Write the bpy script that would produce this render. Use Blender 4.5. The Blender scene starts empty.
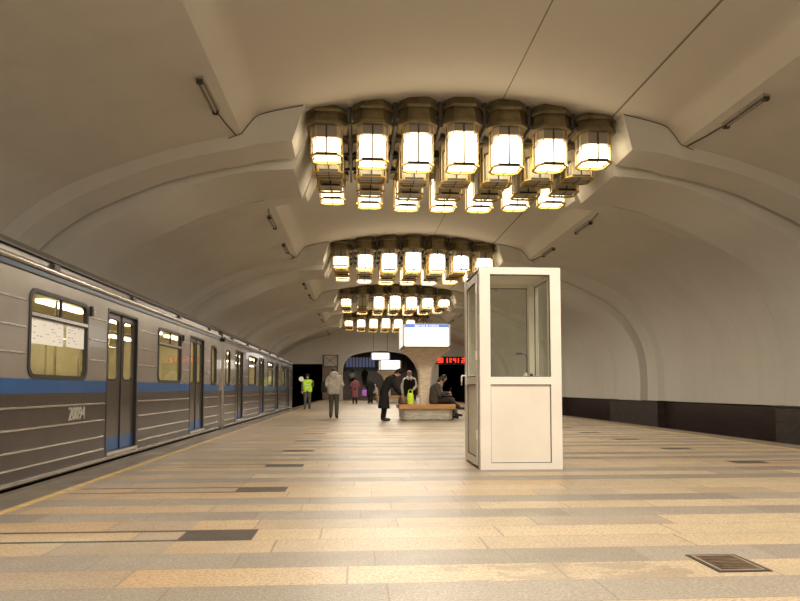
import bpy, bmesh, math, random
from math import sin, cos, tan, pi, radians, atan2, sqrt, hypot
from mathutils import Vector, Matrix, Quaternion
from mathutils.geometry import tessellate_polygon

SC = bpy.context.scene
COL = SC.collection
random.seed(7)

# ------------------------------------------------------------------ camera, world, light, exposure
EYE = 0.95
PITCH, YAW, FPX = radians(3.2), radians(3.78), 650.0
cam_data = bpy.data.cameras.new('camera')
cam_data.sensor_width = 36.0
cam_data.lens = FPX / 800 * 36.0
cam_data.shift_y = (389 - 300.5 - FPX * tan(PITCH)) / 800
cam_data.clip_end = 300
cam = bpy.data.objects.new('camera', cam_data)
cam.location = (0, 0, EYE)
cam.rotation_euler = (pi / 2 + PITCH, 0, -YAW)
COL.objects.link(cam)
SC.camera = cam

world = bpy.data.worlds.new('world')
world.use_nodes = True
world.node_tree.nodes['Background'].inputs[0].default_value = (1.0, 0.86, 0.68, 1)
world.node_tree.nodes['Background'].inputs[1].default_value = 0.0
SC.world = world
SC.view_settings.view_transform = 'Standard'
SC.view_settings.look = 'None'
SC.view_settings.exposure = 0.48
SC.view_settings.gamma = 1.0
SC.view_settings.use_curve_mapping = False

CX = 2.1                 # centre line of the station
BAY = 11.5               # spacing of the vault ribs
RIB0 = 14.55             # first rib in view
LANTERN_E = 5.5
DOWN_W = 26.0
WARM = (1.0, 0.91, 0.785)

def area(name, loc, rot, sx, sy, power, color=WARM):
    l = bpy.data.lights.new(name, 'AREA')
    l.shape = 'RECTANGLE'; l.size = sx; l.size_y = sy; l.energy = power; l.color = color
    o = bpy.data.objects.new(name, l)
    o.location = loc; o.rotation_euler = rot
    COL.objects.link(o)
    return o

# the lantern clusters of the hall behind the camera
for k in (-1, -2):
    for i in range(4):
        for j in (-1, 1):
            area('lantern_cluster_light', (CX + (i - 1.5) * 1.6, RIB0 - .3 + BAY * k + j * 1.3, 5.3), (0, 0, 0), .6, .6, DOWN_W * 2.2)
            pl = bpy.data.lights.new('lantern_glow', 'POINT'); pl.energy = 30; pl.color = WARM; pl.shadow_soft_size = .3
            po = bpy.data.objects.new('lantern_glow', pl); po.location = (CX + (i - 1.5) * 1.6, RIB0 - .3 + BAY * k + j * 1.3, 5.5); COL.objects.link(po)

# ------------------------------------------------------------------ materials
class NT:
    def __init__(s, mat):
        s.t = mat.node_tree; s.n = s.t.nodes; s.l = s.t.links
    def new(s, typ, **kw):
        nd = s.n.new(typ)
        for k, v in kw.items(): setattr(nd, k, v)
        return nd
    def put(s, sock, v):
        if hasattr(v, 'links') or isinstance(v, bpy.types.NodeSocket): s.l.new(v, sock)
        else: sock.default_value = v
    def math(s, op, a, b=None, c=None, clamp=False):
        nd = s.new('ShaderNodeMath', operation=op, use_clamp=clamp)
        s.put(nd.inputs[0], a)
        if b is not None: s.put(nd.inputs[1], b)
        if c is not None: s.put(nd.inputs[2], c)
        return nd.outputs[0]
    def mix(s, f, a, b, blend='MIX'):
        nd = s.new('ShaderNodeMix', data_type='RGBA', blend_type=blend)
        s.put(nd.inputs[0], f); s.put(nd.inputs[6], a); s.put(nd.inputs[7], b)
        return nd.outputs[2]
    def ramp(s, f, stops):
        nd = s.new('ShaderNodeValToRGB')
        el = nd.color_ramp.elements
        while len(el) < len(stops): el.new(0.5)
        for e, (p, c) in zip(el, stops): e.position = p; e.color = c
        s.put(nd.inputs[0], f)
        return nd.outputs[0]
    def noise(s, vec, scale, detail=3, rough=.55):
        nd = s.new('ShaderNodeTexNoise')
        if vec is not None: s.l.new(vec, nd.inputs['Vector'])
        nd.inputs['Scale'].default_value = scale; nd.inputs['Detail'].default_value = detail
        nd.inputs['Roughness'].default_value = rough
        return nd.outputs[0]
    def objco(s):
        return s.new('ShaderNodeTexCoord').outputs['Object']
    def pos(s):
        return s.new('ShaderNodeNewGeometry').outputs['Position']
    def mapping(s, vec, scale=(1, 1, 1), loc=(0, 0, 0)):
        nd = s.new('ShaderNodeMapping')
        s.l.new(vec, nd.inputs[0]); nd.inputs['Scale'].default_value = scale; nd.inputs['Location'].default_value = loc
        return nd.outputs[0]
    def bump(s, h, strength=.3, dist=.01):
        nd = s.new('ShaderNodeBump'); nd.inputs['Strength'].default_value = strength; nd.inputs['Distance'].default_value = dist
        s.l.new(h, nd.inputs['Height']); return nd.outputs[0]

def c4(c): return (c[0], c[1], c[2], 1)

def base(name):
    m = bpy.data.materials.new(name); m.use_nodes = True
    return m, NT(m), m.node_tree.nodes['Principled BSDF']

def mat(name, col, rough=.6, metal=0, var=.12, scale=6, coat=0, bump=0, spec=.5, trans=0):
    m, t, b = base(name)
    co = t.objco()
    n = t.noise(co, scale, 4)
    dark = c4([v * (1 - var) for v in col]); lite = c4([min(1, v * (1 + var)) for v in col])
    t.l.new(t.ramp(n, [(.3, dark), (.7, lite)]), b.inputs['Base Color'])
    b.inputs['Roughness'].default_value = rough; b.inputs['Metallic'].default_value = metal
    b.inputs['Specular IOR Level'].default_value = spec
    b.inputs['Coat Weight'].default_value = coat
    if trans: b.inputs['Transmission Weight'].default_value = trans
    if bump:
        t.l.new(t.bump(t.noise(co, scale * 8, 3), bump, .01), b.inputs['Normal'])
    return m

def emit(name, col, strength):
    m, t, b = base(name)
    b.inputs['Base Color'].default_value = c4([c * .6 for c in col])
    b.inputs['Emission Color'].default_value = c4(col)
    b.inputs['Emission Strength'].default_value = strength
    return m

def glass(name, tint=(.9, .93, .9), refl=.12, rough=.03, dust=0.0):
    m, t, b = base(name)
    t.n.remove(b)
    tr = t.new('ShaderNodeBsdfTransparent'); tr.inputs[0].default_value = c4(tint)
    gl = t.new('ShaderNodeBsdfGlossy'); gl.inputs['Roughness'].default_value = rough
    lw = t.new('ShaderNodeLayerWeight'); lw.inputs[0].default_value = .5
    f = t.math('ADD', t.math('MULTIPLY', t.math('POWER', lw.outputs[1], 5), .5), refl * .5, clamp=True)
    mx = t.new('ShaderNodeMixShader'); t.l.new(f, mx.inputs[0])
    t.l.new(tr.outputs[0], mx.inputs[1]); t.l.new(gl.outputs[0], mx.inputs[2])
    out = mx.outputs[0]
    if dust:
        df = t.new('ShaderNodeBsdfDiffuse'); df.inputs[0].default_value = (.6, .56, .48, 1)
        m2 = t.new('ShaderNodeMixShader'); m2.inputs[0].default_value = dust
        t.l.new(out, m2.inputs[1]); t.l.new(df.outputs[0], m2.inputs[2]); out = m2.outputs[0]
    t.l.new(out, t.n['Material Output'].inputs[0])
    return m

def plaster(name, col, seams=False, soot=.25):
    m, t, b = base(name)
    p = t.pos()
    big = t.noise(p, .35, 4, .6)
    fine = t.noise(p, 5, 5, .6)
    drip = t.noise(t.mapping(p, (1.2, 1.2, .12)), 1.6, 4, .6)
    c = t.mix(t.math('MULTIPLY', t.math('SUBTRACT', big, .35, clamp=True), soot * 2.2), c4(col), c4([v * .72 for v in col]))
    c = t.mix(t.math('MULTIPLY', fine, .22), c, c4([v * .82 for v in col]))
    c = t.mix(t.math('MULTIPLY', t.math('SUBTRACT', drip, .45, clamp=True), soot * 2), c, c4([v * .7 for v in col]))
    if seams:
        sx = t.new('ShaderNodeSeparateXYZ'); t.l.new(p, sx.inputs[0]); x = sx.outputs[0]; y = sx.outputs[1]
        def line(off, w):
            d = t.math('ABSOLUTE', t.math('SUBTRACT', x, CX + off))
            return t.math('LESS_THAN', d, w)
        ln = t.math('MAXIMUM', line(.78, .012), line(3.0, .02))
        c = t.mix(t.math('MULTIPLY', ln, .75), c, (.06, .045, .03, 1))
    t.l.new(c, b.inputs['Base Color'])
    b.inputs['Roughness'].default_value = .85
    b.inputs['Specular IOR Level'].default_value = .25
    t.l.new(t.bump(t.noise(p, 3, 5, .6), .25, .03), b.inputs['Normal'])
    return m

def floor_material():
    m, t, b = base('granite_floor')
    p = t.pos()
    s = t.new('ShaderNodeSeparateXYZ'); t.l.new(p, s.inputs[0]); x, y = s.outputs[0], s.outputs[1]
    PER = 1.93
    yo = t.math('SUBTRACT', y, 3.235)
    per_i = t.math('FLOOR', t.math('DIVIDE', yo, PER))
    yp = t.math('SUBTRACT', yo, t.math('MULTIPLY', per_i, PER))
    sub = t.math('FLOOR', t.math('DIVIDE', yp, .32167))
    grey_row = t.math('MAXIMUM', t.math('COMPARE', sub, 1, .1), t.math('COMPARE', sub, 5, .1))
    row = t.math('ADD', t.math('ADD', t.math('MULTIPLY', per_i, 7), sub), 41.37)
    wn = t.new('ShaderNodeTexWhiteNoise', noise_dimensions='1D'); t.l.new(row, wn.inputs['W'])
    off = t.math('MULTIPLY', wn.outputs[0], 3.7)
    L = t.math('ADD', t.math('MULTIPLY', wn.outputs[0], .8), .62)
    xx = t.math('DIVIDE', t.math('ADD', x, off), L)
    cell = t.math('FLOOR', xx)
    cb = t.new('ShaderNodeCombineXYZ'); t.l.new(cell, cb.inputs[0]); t.l.new(row, cb.inputs[1])
    w2 = t.new('ShaderNodeTexWhiteNoise', noise_dimensions='2D'); t.l.new(cb.outputs[0], w2.inputs['Vector'])
    beige = t.ramp(w2.outputs[0], [(.0, (.38, .30, .20, 1)), (.2, (.55, .43, .265, 1)), (.45, (.50, .385, .235, 1)), (.6, (.58, .455, .28, 1)), (.8, (.45, .345, .22, 1)), (.9, (.56, .37, .19, 1)), (1.0, (.34, .285, .215, 1))])
    grey = t.ramp(w2.outputs[0], [(.0, (.20, .175, .145, 1)), (1, (.30, .265, .215, 1))])
    swn = t.new('ShaderNodeTexWhiteNoise', noise_dimensions='1D'); t.l.new(t.math('ADD', row, 13.7), swn.inputs['W'])
    gm = t.math('MAXIMUM', grey_row, t.math('GREATER_THAN', swn.outputs[0], .975))
    hue = t.noise(t.mapping(p, (.5, 1.2, 1)), .9, 3)
    lx = t.math('MULTIPLY', t.math('SUBTRACT', -.2, x, clamp=True), t.math('MULTIPLY', t.math('SUBTRACT', hue, .36, clamp=True), 6, clamp=True), clamp=True)
    beige = t.mix(t.math('MULTIPLY', lx, .8), beige, (.46, .27, .125, 1))
    col = t.mix(gm, beige, grey)
    # the passage by the left edge is greyer stone
    edge = t.math('MULTIPLY', t.math('LESS_THAN', x, -1.12), t.math('GREATER_THAN', w2.outputs[0], .35))
    col = t.mix(t.math('MULTIPLY', edge, .55), col, (.27, .24, .20, 1))
    # dark inlaid slabs and the thin dark strips that run from them to the edge line
    def band(v, a, bb): return t.math('MULTIPLY', t.math('GREATER_THAN', v, a), t.math('LESS_THAN', v, bb))
    xm = t.math('SUBTRACT', 2 * CX, x)
    xa = t.math('MINIMUM', x, xm)
    slab = t.math('MULTIPLY', band(yp, .965, 1.287), band(xa, -1.13, -.66))
    lines = t.math('MULTIPLY', t.math('MAXIMUM', band(yp, .965, 1.01), band(yp, 1.24, 1.287)), band(xa, -2.62, -1.12))
    dk = t.math('MAXIMUM', slab, lines)
    # joints
    fx = t.math('FRACT', xx)
    jx = t.math('LESS_THAN', fx, .010)
    fy = t.math('FRACT', t.math('DIVIDE', yp, .32167))
    jy = t.math('LESS_THAN', fy, .022)
    j = t.math('MAXIMUM', jx, jy)
    col = t.mix(t.math('MULTIPLY', j, .75), col, (.12, .09, .065, 1))
    # speckle and wear
    sp = t.noise(p, 52, 4, .8)
    mo = t.noise(p, 9, 4, .7)
    col = t.mix(t.math('MULTIPLY', t.math('SUBTRACT', mo, .4, clamp=True), 1.6, clamp=True), col, t.mix(.5, col, (.20, .15, .10, 1)))
    col = t.mix(t.math('MULTIPLY', t.ramp(sp, [(.44, (0, 0, 0, 1)), (.58, (1, 1, 1, 1))]), .62), col, (.15, .115, .085, 1))
    s2 = t.noise(t.mapping(p, (1, 1, 1), (7, 3, 0)), 90, 2, .7)
    col = t.mix(t.math('MULTIPLY', t.ramp(s2, [(.55, (0, 0, 0, 1)), (.70, (1, 1, 1, 1))]), .5), col, (.70, .62, .49, 1))
    w = t.noise(t.mapping(p, (.35, 1.3, 1)), 1.3, 5, .6)
    col = t.mix(t.math('MULTIPLY', t.math('SUBTRACT', w, .48, clamp=True), 1.6, clamp=True), col, (.26, .22, .17, 1))
    # damp blotch near the hatch
    d = t.noise(t.mapping(p, (1.5, 3.5, 1)), 1.5, 4, .6)
    dx = t.math('MULTIPLY', band(x, .45, 1.75), band(y, 3.24, 3.55))
    col = t.mix(t.math('MULTIPLY', t.math('MULTIPLY', dx, t.math('GREATER_THAN', d, .50)), .45), col, (.20, .16, .12, 1))
    col = t.mix(t.math('MULTIPLY', dk, .92), col, (.035, .032, .030, 1))
    col = t.mix(t.math('MULTIPLY', t.math('LESS_THAN', xa, -2.77), .75), col, (.085, .070, .054, 1))
    t.l.new(col, b.inputs['Base Color'])
    r = t.math('ADD', t.math('MULTIPLY', t.noise(p, 2.5, 4), .30), .24)
    t.l.new(r, b.inputs['Roughness'])
    b.inputs['Specular IOR Level'].default_value = .5
    t.l.new(t.bump(t.math('ADD', t.math('MULTIPLY', sp, .3), t.math('MULTIPLY', j, -.6)), .15, .004), b.inputs['Normal'])
    return m

def marble(name, a, bcol, scale=2.5, rough=.35, stretch=(1, 1, 1.8), joints=True):
    m, t, b = base(name)
    p = t.mapping(t.pos(), stretch)
    n1 = t.noise(p, scale, 7, .68)
    w = t.new('ShaderNodeTexWave', bands_direction='Z'); t.l.new(p, w.inputs['Vector'])
    w.inputs['Scale'].default_value = scale * .6; w.inputs['Distortion'].default_value = 9; w.inputs['Detail'].default_value = 4
    f = t.math('ADD', t.math('MULTIPLY', n1, .85), t.math('MULTIPLY', w.outputs[1], .15))
    c = t.ramp(f, [(.25, c4(bcol)), (.5, c4([(u + v) / 2 for u, v in zip(a, bcol)])), (.75, c4(a))])
    if joints:
        s = t.new('ShaderNodeSeparateXYZ'); t.l.new(t.pos(), s.inputs[0])
        jz = t.math('LESS_THAN', t.math('FRACT', t.math('DIVIDE', s.outputs[2], .42)), .025)
        c = t.mix(t.math('MULTIPLY', jz, .35), c, c4([v * .3 for v in bcol]))
    t.l.new(c, b.inputs['Base Color'])
    b.inputs['Roughness'].default_value = rough
    return m

def wood(name, a, bcol):
    m, t, b = base(name)
    p = t.mapping(t.objco(), (1.0, 14, 14))
    n = t.noise(p, 2.2, 5, .6)
    t.l.new(t.ramp(n, [(.3, c4(bcol)), (.7, c4(a))]), b.inputs['Base Color'])
    b.inputs['Roughness'].default_value = .4
    return m

M = {}
M['vault'] = plaster('vault_plaster', (.63, .59, .515), soot=.36)
M['panel'] = plaster('panel_plaster', (.57, .525, .45), seams=True, soot=.12)
M['rib'] = plaster('rib_plaster', (.61, .575, .505), soot=.25)
M['wall'] = plaster('wall_plaster', (.60, .56, .49), soot=.3)
M['floor'] = floor_material()
M['skirt'] = marble('brown_marble', (.045, .027, .022), (.02, .012, .010), 3, .32, (1, .4, 1), False)
M['skirt_rough'] = marble('worn_brown_marble', (.07, .05, .04), (.015, .01, .009), 6, .5, (1, .6, 1), False)
M['black'] = mat('tunnel_black', (.006, .005, .005), .9, var=.3)
M['edge'] = mat('platform_edge_stone', (.13, .105, .08), .6, var=.3)
M['yellow'] = mat('yellow_line_paint', (.50, .34, .13), .6, var=.3, scale=9)
M['marble'] = marble('pillar_marble', (.74, .64, .50), (.42, .32, .22), 5.0, .35)
M['bench_marble'] = marble('bench_marble', (.62, .57, .47), (.26, .22, .165), 3.5, .35, (1, 1, 1.2), False)
M['wood'] = wood('bench_wood', (.55, .29, .10), (.36, .17, .055))
M['brass'] = mat('aged_brass', (.19, .15, .078), .40, .6, var=.35, scale=4)
M['gold'] = mat('gold_frame', (.65, .44, .12), .38, .75, var=.15)
M['darkmetal'] = mat('dark_metal', (.055, .045, .035), .5, .4)
M['lit'] = emit('lit_diffuser', (1.0, .86, .64), LANTERN_E)
M['unlit'] = mat('frosted_diffuser', (.66, .64, .58), .5, var=.15)
M['unlit_collar'] = mat('glass_collar', (.30, .25, .19), .4, var=.1)
M['deadtube'] = mat('unlit_tube', (.22, .19, .15), .4)
M['fitting'] = mat('grey_fitting', (.26, .23, .19), .5)
M['lglass'] = glass('lantern_glass', (.86, .84, .78), .06, .15, dust=.03)
M['upvc'] = mat('white_upvc', (.79, .73, .64), .35, var=.05, scale=2)
M['upvc_panel'] = mat('white_upvc_panel', (.77, .70, .60), .4, var=.05, scale=2)
M['gasket'] = mat('rubber_gasket', (.05, .045, .04), .6)
M['bglass'] = glass('booth_glass', (.93, .945, .91), .07, .02, dust=.03)
M['chrome'] = mat('chrome', (.62, .58, .52), .22, .9, var=.08)
M['number'] = mat('pale_number', (.50, .46, .40), .35, .3, var=.05)
M['tgrey'] = mat('train_grey_paint', (.30, .268, .228), .24, .35, var=.08, scale=2, coat=.4)
M['tdark'] = mat('train_brown_paint', (.045, .034, .027), .30, .0, var=.25, scale=2, coat=.12)
M['tblue'] = mat('train_blue_paint', (.005, .065, .21), .35, 0, var=.1, coat=.1)
M['tdoor'] = mat('train_door_paint', (.052, .040, .031), .28, .0, var=.12, coat=.15)
M['troof'] = mat('train_roof_paint', (.12, .10, .085), .35, .5, var=.2)
M['tblueline'] = mat('train_dark_blue_line', (.015, .035, .06), .3, .2)
M['rubber'] = mat('black_rubber', (.012, .010, .009), .5)
M['tglass'] = glass('train_glass', (.96, .93, .80), .10, .01)
M['tin'] = mat('train_interior_panel', (.60, .54, .38), .5, var=.08)
M['tlight'] = emit('train_interior_light', (1.0, .93, .76), 7)
M['seat'] = mat('train_seat', (.09, .05, .03), .6)
M['white_matte'] = mat('white_sheet', (.85, .84, .80), .6, var=.03)
M['refl_marks'] = mat('reflection_marks', (.25, .24, .25), .7)
M['box_metal'] = mat('light_box_frame', (.45, .42, .38), .4, .3)
M['box_white'] = emit('light_box_face', (1.0, .98, .93), 1.6)
M['box_side'] = emit('light_box_side', (1.0, .97, .92), .6)
M['box_blue'] = emit('light_box_header', (.10, .20, .62), .6)
M['box_text'] = emit('light_box_header_text', (.9, .93, 1), 1.0)
M['led'] = emit('red_led', (1.0, .02, .01), 5)
M['ledback'] = mat('clock_face', (.02, .004, .003), .4)
M['iron'] = mat('rusty_iron', (.13, .085, .055), .55, .4, var=.4, scale=14, bump=.3)
M['ironbright'] = mat('worn_hatch_rim', (.42, .33, .23), .45, .6, var=.2)
M['skin'] = mat('skin', (.50, .30, .20), .5, var=.05)
M['stairwall'] = marble('stair_wall_marble', (.11, .058, .040), (.055, .030, .022), 1.5, .3)
M['bluelit'] = emit('blue_lit_glazing', (.30, .33, .52), .16)
def cloth(name, c, rough=.85): return mat('cloth_' + name, c, rough, var=.18, scale=12, spec=.2, bump=.2)

# ------------------------------------------------------------------ mesh helpers
def origin_of(o):
    v = Vector((0, 0, 0))
    while o is not None:
        v += o.location; o = o.parent
    return v

class MB:
    def __init__(s): s.v = []; s.f = []; s.m = []; s.cur = 0
    def mt(s, i): s.cur = i; return s
    def add(s, vs, fs):
        b = len(s.v); s.v += [tuple(v) for v in vs]
        for f in fs: s.f.append([b + i for i in f]); s.m.append(s.cur)
        return s
    def box(s, x0, x1, y0, y1, z0, z1):
        x0, x1 = sorted((x0, x1)); y0, y1 = sorted((y0, y1)); z0, z1 = sorted((z0, z1))
        return s.add([(x0, y0, z0), (x1, y0, z0), (x1, y1, z0), (x0, y1, z0), (x0, y0, z1), (x1, y0, z1), (x1, y1, z1), (x0, y1, z1)],
                     [(0, 3, 2, 1), (4, 5, 6, 7), (0, 1, 5, 4), (1, 2, 6, 5), (2, 3, 7, 6), (3, 0, 4, 7)])
    def loft(s, loops, cap=True, closed=True):
        n = len(loops[0]); b = len(s.v)
        for lp in loops: s.v += [tuple(v) for v in lp]
        for i in range(len(loops) - 1):
            for j in range(n if closed else n - 1):
                k = (j + 1) % n
                s.f.append([b + i * n + j, b + i * n + k, b + (i + 1) * n + k, b + (i + 1) * n + j]); s.m.append(s.cur)
        if cap:
            s.f.append([b + j for j in reversed(range(n))]); s.m.append(s.cur)
            s.f.append([b + (len(loops) - 1) * n + j for j in range(n)]); s.m.append(s.cur)
        return s
    def tube(s, path, r, n=8):
        loops = []; path = [Vector(p) for p in path]
        for i, p in enumerate(path):
            d = (path[min(i + 1, len(path) - 1)] - path[max(i - 1, 0)]).normalized()
            q = d.to_track_quat('Z', 'Y')
            rr = r[i] if isinstance(r, (list, tuple)) else r
            loops.append([p + q @ Vector((cos(2 * pi * k / n) * rr, sin(2 * pi * k / n) * rr, 0)) for k in range(n)])
        return s.loft(loops)
    def plate(s, loops2d, place, depth=None):
        """polygon with holes: loops2d [outer, hole...]; place(u, v, d) -> point; depth gives thickness"""
        tl = [[Vector((u, v, 0)) for u, v in lp] for lp in loops2d]
        tris = tessellate_polygon(tl)
        flat = [p for lp in loops2d for p in lp]
        b = len(s.v)
        s.v += [tuple(place(u, v, 0)) for u, v in flat]
        for t in tris: s.f.append([b + i for i in t]); s.m.append(s.cur)
        if depth:
            b2 = len(s.v)
            s.v += [tuple(place(u, v, depth)) for u, v in flat]
            for t in tris: s.f.append([b2 + i for i in reversed(t)]); s.m.append(s.cur)
            o = 0
            for lp in loops2d:
                n = len(lp)
                for j in range(n):
                    k = (j + 1) % n
                    s.f.append([b + o + j, b + o + k, b2 + o + k, b2 + o + j]); s.m.append(s.cur)
                o += n
        return s
    def build(s, name, mats, parent=None, smooth=30, fix=True, local=False, origin=None):
        me = bpy.data.meshes.new(name)
        vs = [Vector(v) for v in s.v]
        if not local:
            if parent is not None: off = origin_of(parent)
            elif origin is not None: off = Vector(origin)
            else:
                xs = [v.x for v in vs]; ys = [v.y for v in vs]; zs = [v.z for v in vs]
                off = Vector(((min(xs) + max(xs)) / 2, (min(ys) + max(ys)) / 2, min(zs)))
            vs = [v - off for v in vs]
        else: off = Vector((0, 0, 0))
        me.from_pydata([tuple(v) for v in vs], [], s.f)
        if not isinstance(mats, (list, tuple)): mats = [mats]
        for m in mats: me.materials.append(m)
        me.polygons.foreach_set('material_index', s.m)
        me.update()
        if fix:
            bm = bmesh.new(); bm.from_mesh(me)
            bmesh.ops.recalc_face_normals(bm, faces=bm.faces)
            bm.to_mesh(me); bm.free()
        if smooth:
            me.polygons.foreach_set('use_smooth', [True] * len(me.polygons))
            me.set_sharp_from_angle(angle=radians(smooth))
        o = bpy.data.objects.new(name, me)
        COL.objects.link(o)
        if parent is not None: o.parent = parent
        elif not local: o.location = off
        return o

def tag(o, label=None, cat=None, group=None, kind=None):
    if label: o['label'] = label
    if cat: o['category'] = cat
    if group: o['group'] = group
    if kind: o['kind'] = kind
    return o

def empty(name, loc, rz=0):
    o = bpy.data.objects.new(name, None); o.location = loc; o.rotation_euler = (0, 0, rz)
    o.empty_display_size = .2
    COL.objects.link(o); return o

KIDS = {}
def copy_tree(o, parent=None):
    c = o.copy(); COL.objects.link(c); c.parent = parent
    for ch in [x for x in COL.objects if x.parent is o] if o.name not in KIDS else [bpy.data.objects[n] for n in KIDS[o.name]]:
        copy_tree(ch, c)
    return c

def rrect(y0, y1, z0, z1, r, n=5):
    pts = []
    for cx, cy, a0 in ((y1 - r, z1 - r, 0), (y0 + r, z1 - r, 90), (y0 + r, z0 + r, 180), (y1 - r, z0 + r, 270)):
        for i in range(n + 1):
            a = radians(a0 + 90 * i / n); pts.append((cx + r * cos(a), cy + r * sin(a)))
    return pts

def text_polys(body, name, material, size, matrix, depth=.004, parent=None, align='CENTER'):
    cu = bpy.data.curves.new(name, 'FONT'); cu.body = body; cu.size = size; cu.extrude = depth
    cu.align_x = align; cu.align_y = 'CENTER'
    tmp = bpy.data.objects.new(name, cu); COL.objects.link(tmp)
    dg = bpy.context.evaluated_depsgraph_get()
    me = bpy.data.meshes.new_from_object(tmp.evaluated_get(dg))
    bpy.data.objects.remove(tmp)
    me.transform(matrix)
    if parent is not None: me.transform(Matrix.Translation(-origin_of(parent)))
    me.materials.clear(); me.materials.append(material)
    o = bpy.data.objects.new(name, me); COL.objects.link(o)
    if parent is not None: o.parent = parent
    return o

def spline(pts, n=6):
    out = []
    for i in range(len(pts) - 1):
        p0 = pts[max(i - 1, 0)]; p1 = pts[i]; p2 = pts[i + 1]; p3 = pts[min(i + 2, len(pts) - 1)]
        for k in range(n):
            t = k / n
            out.append(tuple(.5 * (2 * b + (c - a) * t + (2 * a - 5 * b + 4 * c - d) * t * t + (-a + 3 * b - 3 * c + d) * t ** 3)
                             for a, b, c, d in zip(p0, p1, p2, p3)))
    out.append(pts[-1]); return out

# ------------------------------------------------------------------ structure
Y0, YEND = -13.5, 57.6
HALF = 9.4
side = spline([(9.40, .50), (9.42, 1.55), (9.25, 2.65), (8.72, 3.72), (7.85, 4.50), (6.95, 4.97), (5.6, 5.46), (4.3, 5.80)], 5)
LOWN = 10                     # the first points belong to the wall
panel = [(4.3, 5.80)] + spline([(4.24, 5.88), (4.14, 6.02), (3.98, 6.17), (3.6, 6.28), (3.15, 6.38)], 3) + [(2.4, 6.53), (1.6, 6.65), (.8, 6.715), (0, 6.735)]
def panel_h(s):
    s = abs(s)
    for (a, ha), (b, hb) in zip(panel, panel[1:]):
        if b <= s <= a: return hb + (ha - hb) * (s - b) / (a - b) if a > b else ha
    return 6.735

def sweep(name, prof, mt_, y0=Y0, y1=YEND, steps=24):
    mb = MB()
    loops = [[(CX + s, y0 + (y1 - y0) * i / steps, h) for s, h in prof] for i in range(steps + 1)]
    mb.loft(loops, cap=False, closed=False)
    o = mb.build(name, mt_, fix=False, smooth=35)
    return tag(o, kind='structure')

sweep('ceiling', [(-s, h) for s, h in side[LOWN:]][::1], M['vault'])
sweep('ceiling', [(s, h) for s, h in side[LOWN:]], M['vault'])
sweep('ceiling', [(-s, h) for s, h in panel] + [(s, h) for s, h in reversed(panel[:-1])], M['panel'])
sweep('wall_left', [(-s, h) for s, h in side[:LOWN + 1]], M['vault'])
sweep('wall_right', [(s, h) for s, h in side[:LOWN + 1]], M['vault'])

# ribs: stepped arches that stop beside the lanterns
def rib(sgn, yc, n):
    outer = [q for q in side] + [p for p in panel[1:] if p[0] > 3.2] + [(3.12, panel_h(3.12))]
    inner = spline([(9.07, .50), (9.08, 1.55), (8.91, 2.54), (8.38, 3.48), (7.60, 4.16), (6.77, 4.61), (5.6, 5.16), (4.4, 5.50), (3.42, 5.60)], 5)
    # resample both by arc length
    def resample(pts, n):
        d = [0]
        for a, b in zip(pts, pts[1:]): d.append(d[-1] + hypot(a[0] - b[0], a[1] - b[1]))
        out = []
        for i in range(n):
            t = d[-1] * i / (n - 1); k = 0
            while k < len(d) - 2 and d[k + 1] < t: k += 1
            u = (t - d[k]) / max(1e-9, d[k + 1] - d[k])
            out.append((pts[k][0] + (pts[k + 1][0] - pts[k][0]) * u, pts[k][1] + (pts[k + 1][1] - pts[k][1]) * u))
        return out
    N = 44
    NS = 36
    so = resample(side, NS) + resample([p for p in outer if p[0] <= 4.3 + 1e-6], N - NS + 1)[1:]
    ii = resample(inner, N)
    # match inner points to the outer ones: cut at s = 4.35
    k = max(i for i, p in enumerate(inner) if p[0] > 4.30)
    ii = resample(inner[:k + 1], NS) + resample(inner[k:], N - NS + 1)[1:]
    mb = MB(); loops = []
    for (os_, oh), (is_, ih) in zip(so, ii):
        lp = []
        u = min(1, max(0, (6.2 - os_) / 1.8)); f1 = .48 + .36 * u
        sec = [(-2.30, 0), (-2.12 - .03 * u, f1), (-1.26, f1 + .02), (-1.19, .12), (-1.12, .12), (-1.04, 1.06), (1.04, 1.06), (1.12, .12), (1.20, .12), (1.30, f1 + .02), (2.02, f1), (2.34, 0)]
        for dy, f in sec:
            lp.append((CX + sgn * (os_ + (is_ - os_) * f), yc + dy, oh + (ih - oh) * f))
        dx, dz = os_ - is_, oh - ih; L = hypot(dx, dz)
        ex, ez = os_ + dx / L * .12, oh + dz / L * .12
        lp += [(CX + sgn * ex, yc + 2.28, ez), (CX + sgn * ex, yc - 2.28, ez)]
        loops.append(lp)
    mb.loft(loops)
    o = mb.build('trim_%d' % n, M['rib'], smooth=28)
    tag(o, kind='structure')
n = 1
for k in range(0, 4):
    for sgn in (-1, 1):
        rib(sgn, RIB0 + BAY * k, n); n += 1

for k in range(4):
    for sgn in (-1, 1):
        pts = [(CX + sgn * s_, RIB0 + BAY * k - 2.30, h_ - .012) for s_, h_ in [(4.55, 5.70)] + panel if s_ > 3.12]
        tag(MB().tube(pts, .008, 6).build('trim_%d' % n, M['tdark'], smooth=60), kind='structure'); n += 1
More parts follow.
